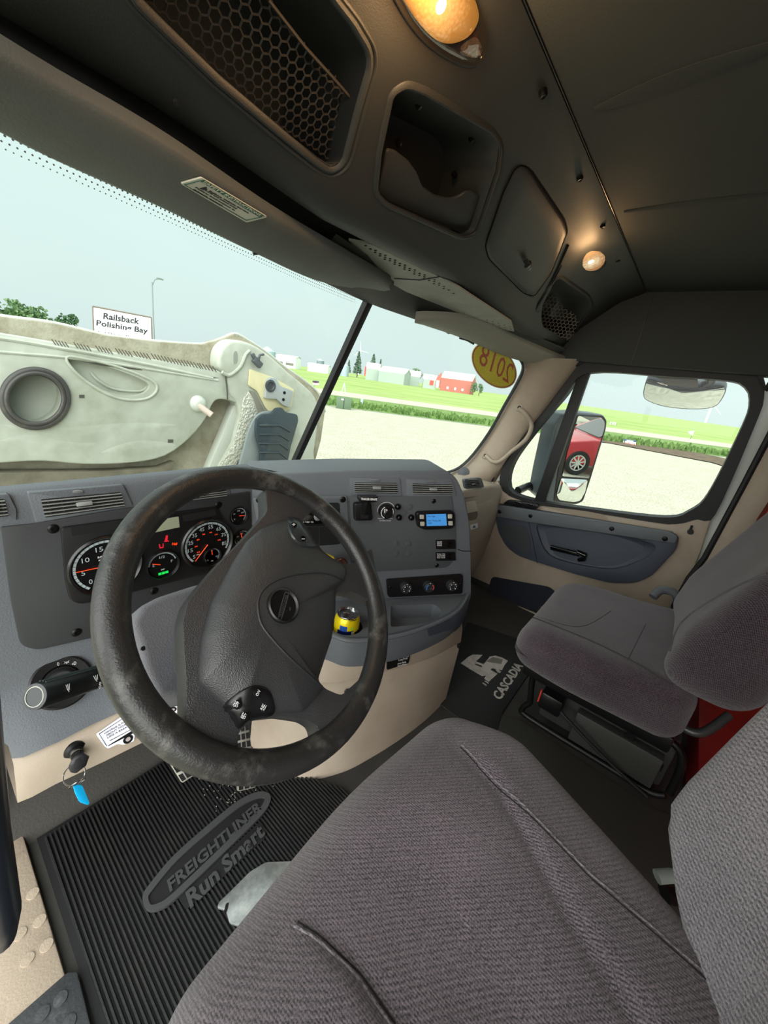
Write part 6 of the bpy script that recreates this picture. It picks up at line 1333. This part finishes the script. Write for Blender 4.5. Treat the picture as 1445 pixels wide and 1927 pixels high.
mk('white_door', extr([A-ex_*2.4-ey_*0.2, A-ex_*0.9-ey_*0.2, A-ex_*0.9-ey_*0.2+V((0, 0, 3.6)), A-ex_*2.4-ey_*0.2+V((0, 0, 3.6))], ey_*0.1), WR, o, smooth=False)
def silo(label, u, vb, ve, vt, wpx, D, m):
    b_ = AT(u, vb, D); e_ = AT(u, ve, D); t_ = AT(u, vt, D); r = wpx/FPX*D/2; o = thing('grain_silo', label, 'silo', b_, 'grain silos')
    mk('silo_body', cyl((b_.x, b_.y, min(b_.z, GZ)), (0, 0, 1), r, e_.z-min(b_.z, GZ), 24), m, o); mk('silo_roof', cyl(e_, (0, 0, 1), r*1.03, t_.z-e_.z, 24, r2=r*0.1), mat('silo_roof', (176, 190, 194), 0.4, 0.4), o); return o
SM = mat('silo_steel', (150, 168, 176), 0.45, 0.3, bump=(6, 0.05))
silo('large grey grain silo behind the right corner of the raised hood', 503, 685, 661, 652, 29, 190, SM)
so_ = silo('distant dark grey silo with a yellow panel left of the divider', 602, 692, 679, 675, 14, 250, mat('silo_dark', (110, 124, 130), 0.5))
mk('yellow_panel', box(AT(604, 684, 248), (2.2, 0.3, 1.6)), mat('panel_yellow', (214, 196, 70), 0.6), so_)
silo('pale blue-grey silo just right of the windshield divider', 648, 700, 688, 684, 17, 220, SM)
barn('warehouse', 'long low white warehouse right of the large silo', (519, 684), (556, 689), 230, 4.6, 5.4, 12, mat('warehouse_wall', (222, 226, 222), 0.7), WR, door=[(0.05, 0.35, 1.6, mat('truck_dark', (110, 106, 100), 0.8)), (0.5, 0.9, 1.4, MATS['truck_dark'])])
barn('warehouse', 'very low white shed in front of the yellow-panelled silo', (579, 690), (617, 695), 225, 1.6, 2.2, 8, MATS['warehouse_wall'], WR)
def stick(nm, label, cat_, u, vb, vt, D, r, m, group=None):
    b_ = AT(u, vb, D)-V((0, 0, 0.6)); t_ = AT(u, vt, D); o = thing(nm, label, cat_, b_, group); mk('post', tube([b_, V((b_.x, b_.y, t_.z))], r, 6), m, o); return o, b_, V((b_.x, b_.y, t_.z))
TW = mat('turbine_white', (214, 230, 230), 0.5)
for u, vb, vt, D, s, lb_, bl in ((674, 704, 660, 420, 9, 'distant white wind turbine above the tall conifer', (100, 220, -8)), (874, 733, 711, 420, 4, 'small distant wind turbine behind the red barn', (95, 200, -20)), (1325, 799, 758, 420, 16, 'pale wind turbine tower below the upper side mirror', (80, 200, -40))):
    o, b_, t_ = stick('wind_turbine', lb_, 'wind turbine', u, vb, vt, D, s*0.06, TW, 'wind turbines')
    sd_ = V((0.5, -0.85, 0)).normalized()
    for a in bl: a = R_(a); mk('rotor_blade', tube([t_, t_+(sd_*math.cos(a)+V((0, 0, 1))*math.sin(a))*s], [s*0.035, s*0.01], 5), TW, o)
p = Z_(646, 769, GZ); h_ = 0.75*(p-CAM).length/30
bxd = (p-CAM); bxd.z = 0; bxd.normalize(); bxr = V((bxd.y, -bxd.x, 0)); wd = (AT(660, 764, 22)-AT(632, 764, 22)).length*((p-CAM).dot(v0)/22); hh = 20/FPX*(p-CAM).dot(v0)
o = thing('utility_box', 'dark green utility box at the edge of the gravel lot', 'utility box', p)
mk('cabinet', box(p+V((0, 0, hh/2)), (wd, 0.7, hh), bxr, bxd), mat('box_green', (82, 104, 78), 0.6), o, bevel=0.02)
mk('warning_label', J(box(p-bxd*0.36-bxr*wd*0.1+V((0, 0, hh*0.85)), (wd*0.16, 0.02, hh*0.12), bxr, bxd)), WR, o, smooth=False)
mk('door_gap', box(p-bxd*0.355+V((0, 0, hh/2)), (0.03, 0.02, hh*0.95), bxr, bxd), G_VOID, o, smooth=False)
p = Z_(680, 764, GZ); o = thing('marker_post', 'short pale marker post right of the green utility box', 'post', p); mk('post', cyl(p, (0, 0, 1), 0.10, 0.55, 8), mat('pale_post', (180, 200, 205), 0.6), o)
p = Z_(646, 742, GZ); o = thing('marker_post', 'pale two-legged marker beyond the road above the utility box', 'post', p)
mk('legs', J(tube([p-bxr*0.25, p+V((0, 0, 1.2))], 0.05, 5), tube([p+bxr*0.25, p+V((0, 0, 1.2))], 0.05, 5)), MATS['pale_post'], o)
def ysign(nm, label, q, D, post, texts, m, extra=None):
    c = AT((q[0][0]+q[2][0])/2, (q[0][1]+q[2][1])/2, D); n_ = CAM-c; n_.z = 0; pl = PL(c, n_); o = thing(nm, label, 'sign', AT(*post, D))
    mk('sign_face', plate(pl, q, -0.04, 0.0), m, o)
    a = pl.at(*post, -0.06); mk('sign_post', tube([V((a.x, a.y, GZ)), V((a.x, a.y, c.z))], 0.025, 5), mat('post_dark', (90, 96, 90), 0.6), o)
    for s, A_, B_, C_, mm_ in texts: mk('sign_lettering', ptxt(pl, s, A_, B_, C_, 0.01, bold=0.04), mm_, o)
    if extra: 
        for nm_, qq, mm_ in extra: mk(nm_, plate(pl, qq, 0.0, 0.005), mm_, o)
    return o
NAVY = mat('sign_navy', (50, 80, 120), 0.6); RDP = mat('sign_red', (222, 60, 64), 0.6)
ysign('yard_sign', 'white yard sign with a navy band and red capitals seen through the side window', [(1174, 826), (1197, 829.5), (1196, 843), (1170.5, 839.5)], 29, (1183, 842), [('FARMER', (1179, 831.3), (1192, 833.3), (1179.2, 827.7), WR), ('HANRAHAN', (1173, 837.5), (1195, 840.8), (1174, 831.5), RDP)], WR, [('navy_band', [(1174, 826), (1197, 829.5), (1196.7, 832.5), (1173.5, 829)], NAVY)])
ysign('yard_sign', 'small dark and red sign on a thin stake just left of the windshield divider', [(588, 716), (600, 717), (600, 724.5), (588, 724)], 45, (590.5, 736), [], WR, [('dark_band', [(588, 716), (600, 717), (600, 721), (588, 720)], mat('sign_dark', (60, 60, 80), 0.6)), ('red_mark', [(591, 718), (597, 718), (597, 721), (591, 721)], mat('sign_pink', (210, 90, 110), 0.6))])
p_ = [(1293.5, 812.5), (1306.5, 810.5), (1303, 820)]
ysign('triangle_sign', 'back of a small triangular road sign on a leaning post beyond the side window', p_, 50, (1296, 834), [], mat('sign_back', (196, 212, 216), 0.5))
for i, u in enumerate((1148, 1151.5, 1154.5, 1157.5)):
    ysign('delineator', ['leftmost', 'second from left', 'third from left', 'rightmost'][i]+' of four tiny white plates in the field beyond the side window', [(u, 793.5+(i)*0.4), (u+1.8, 793.8+i*0.4), (u+0.8, 799+i*0.4), (u-0.8, 798.6+i*0.4)], 60, (u, 806), [], WR).__setitem__('group', 'delineators in the field')
# ---- outside mirrors
MM = V((1.28, 0.384, -0.237)); MN = V((-0.497, -0.867, -0.042)); MR = PL(MM, MN)
MIR = mat('mirror_glass', (232, 236, 234), 0.0, 1.0); MB_ = mat('mirror_housing', (84, 92, 98), 0.4)
mr = thing('door_mirror', 'tall door mirror outside the passenger window reflecting a red car', 'mirror', MR.at(1070, 946))
mk('housing', plate(MR, rnd([(1046, 800), (1060, 778), (1092, 776), (1136, 780), (1144, 791), (1142, 808), (1112, 905), (1098, 945), (1084, 951), (1030, 946), (1016, 934), (1026, 885)], 5), -0.10, -0.006), MB_, mr, bevel=0.012, seg=3)
mk('housing_inner', plate(MR, rnd([(1067, 782), (1134, 782), (1141, 792), (1139, 808), (1110, 904), (1097, 943), (1084, 948), (1042, 943), (1050, 890)], 4), -0.006, -0.003), G_BLACK, mr)
mk('main_glass', plate(MR, rnd([(1088, 783), (1130, 785), (1138, 793), (1137, 807), (1108, 900), (1058, 896), (1068, 850)], [2, 5, 5, 5, 2, 2, 2]), -0.003, 0.0), MIR, mr)
cvx = rnd([(1056, 900), (1106, 903), (1101, 926), (1092, 942), (1080, 945), (1052, 941), (1047, 930)], 4)
mk('convex_glass', pillow(MR, cvx, [(1.0, 0.0), (0.8, 0.0045), (0.6, 0.008), (0.4, 0.0105), (0.2, 0.012), (0.08, 0.0124)]), MIR, mr, ang=80)
mk('mirror_arm', tube([MR.at(1040, 940, -0.06), V((1.12, 0.58, -0.42)), V((1.04, 0.60, -0.44))], 0.02, 8), G_BLACK, mr)
UM = V((1.14, 0.05, 0.10)); UMp = PL(X_(1290, 742, 1.14), (-1, -0.1, -1.02))
um_arm = None
um = thing('look_down_mirror', 'wide curved look-down mirror hanging outside the top of the side window', 'mirror', UMp.at(1290, 742))
uo = spl([(1212, 728), (1220, 713), (1250, 719), (1290, 723), (1335, 725), (1360, 726), (1366, 735), (1356, 756), (1340, 768), (1300, 771), (1250, 766), (1218, 755), (1210, 745)], 3)
mk('mirror_back', plate(UMp, uo, -0.03, 0.0), MB_, um, bevel=0.004)
mk('curved_glass', pillow(UMp, offpx(uo, -2), [(1.0, 0.001), (0.8, 0.004), (0.5, 0.007), (0.2, 0.0085)]), MIR, um, ang=80)
mk('mirror_bracket', plate(PL((1.10, 0, 0), (-1, 0, 0)), [(1226, 703), (1312, 708), (1314, 730), (1290, 727), (1226, 722)], -0.01, 0.0), mat('bracket_brown', (104, 92, 72), 0.5), um)
# ---- parked vehicles and building behind the truck (seen in the mirrors)
def car(label, pos, yaw, col):
    o = thing('parked_car', label, 'car', pos, 'cars behind the truck'); ca, sa = math.cos(yaw), math.sin(yaw); pos = V(pos)
    def T(x, y, z): return pos+V((x*ca-y*sa, x*sa+y*ca, z))
    prof_ = [(2.2, 0.30), (2.28, 0.55), (2.15, 0.78), (1.2, 0.98), (0.95, 1.0), (0.25, 1.42), (-0.9, 1.45), (-1.6, 1.08), (-2.15, 1.02), (-2.25, 0.5), (-2.2, 0.3)]
    rows_ = []
    for y, k, zz in ((-0.9, 0.97, 0.0), (-0.86, 1.0, 0.02), (0.86, 1.0, 0.02), (0.9, 0.97, 0.0)): rows_.append([T(x*k, y*(0.82 if z > 1.1 else 1), z) for x, z in prof_])
    mk('car_body', loft(rows_, True, True), mat('car_paint_%d' % col[0], col, 0.25, coat=0.6), o, bevel=0.03, ang=50)
    for sy in (-1, 1): mk('side_window', extr([T(x, sy*0.83, z) for x, z in ((0.85, 1.03), (0.25, 1.36), (-0.9, 1.38), (-1.4, 1.06))], T(0, sy*0.02, 0)-T(0, 0, 0)), G_GLOSS, o); mk('side_mirror', box(T(0.8, sy*1.0, 1.05), (0.15, 0.2, 0.14), (ca, sa, 0)), G_BLACK, o, bevel=0.02)
    mk('windshield', extr([T(0.93, -0.66, 1.03), T(0.93, 0.66, 1.03), T(0.32, 0.6, 1.4), T(0.32, -0.6, 1.4)], V((0, 0, 0.02))), G_GLOSS, o)
    for sx_ in (1.4, -1.4):
        for sy in (-1, 1):
            w0 = T(sx_, sy*0.74, 0.33); nn = (T(0, sy, 0)-T(0, 0, 0))
            wh = mk('wheel', lathe(w0, nn, [(0.2, 0), (0.32, 0.0), (0.335, 0.05), (0.335, 0.16), (0.31, 0.2), (0.23, 0.19), (0.22, 0.15)], 32), G_RUB, o)
            sp_ = [lathe(w0, nn, [(0.22, 0.15), (0.22, 0.17), (0.19, 0.17), (0.19, 0.15)], 24), cyl(w0+nn*0.15, nn, 0.06, 0.03, 12)]
            xb, yb, _ = basis(nn)
            for k in range(9): a = k*math.pi*2/9; d = xb*math.cos(a)+yb*math.sin(a); sp_.append(box(w0+nn*0.165+d*0.12, (0.17, 0.035, 0.02), d, nn.cross(d)))
            mk('rim', J(*sp_), mat('alloy', (200, 200, 200), 0.3, 0.6), wh)
    return o
car('red parked car reflected in the tall door mirror', (5.56, -9.5, GZ), math.radians(168), (170, 14, 30))
car('white parked car reflected small in the convex lower mirror', (15.5, -26, GZ), math.radians(170), (225, 225, 225))
wb_ = thing('white_building', 'white workshop building reflected in the convex lower mirror', 'building', (18, -46, GZ))
mk('walls', bb(4, 34, -54, -46, GZ, GZ+6), WW, wb_); mk('roof', bb(3.6, 34.4, -54.4, -45.6, GZ+6, GZ+6.4), mat('roof_grey', (120, 124, 124), 0.6), wb_)
for x in (8, 14, 20, 26): mk('window', bb(x, x+3, -46, -45.9, GZ+1.2, GZ+4.2), G_GLOSS, wb_)
pt_ = thing('parked_truck', 'white parked truck cab reflected at the top of the tall door mirror', 'truck', (10.2, -20, GZ))
mk('cab', J(bb(8.4, 12.6, -23, -19, GZ+0.9, GZ+3.9)), G_WPAINT, pt_, bevel=0.12); mk('cab_window', bb(9.0, 11.2, -19.02, -18.95, GZ+2.3, GZ+3.4), G_GLOSS, pt_, bevel=0.01); mk('chassis', bb(8.6, 12.4, -22.8, -19.1, GZ+0.35, GZ+0.9), G_BLACK, pt_)
for x in (9.0, 12.0): mk('wheel', cyl((x-0.15, -19.6, GZ+0.5), (1, 0, 0), 0.5, 0.3, 24), G_RUB, pt_)
mk('mirror_stem', tube([UMp.at(1290, 742, -0.02), V((1.10, 0.02, 0.15)), V((1.03, 0.02, 0.17))], 0.014, 8), G_BLACK, um)
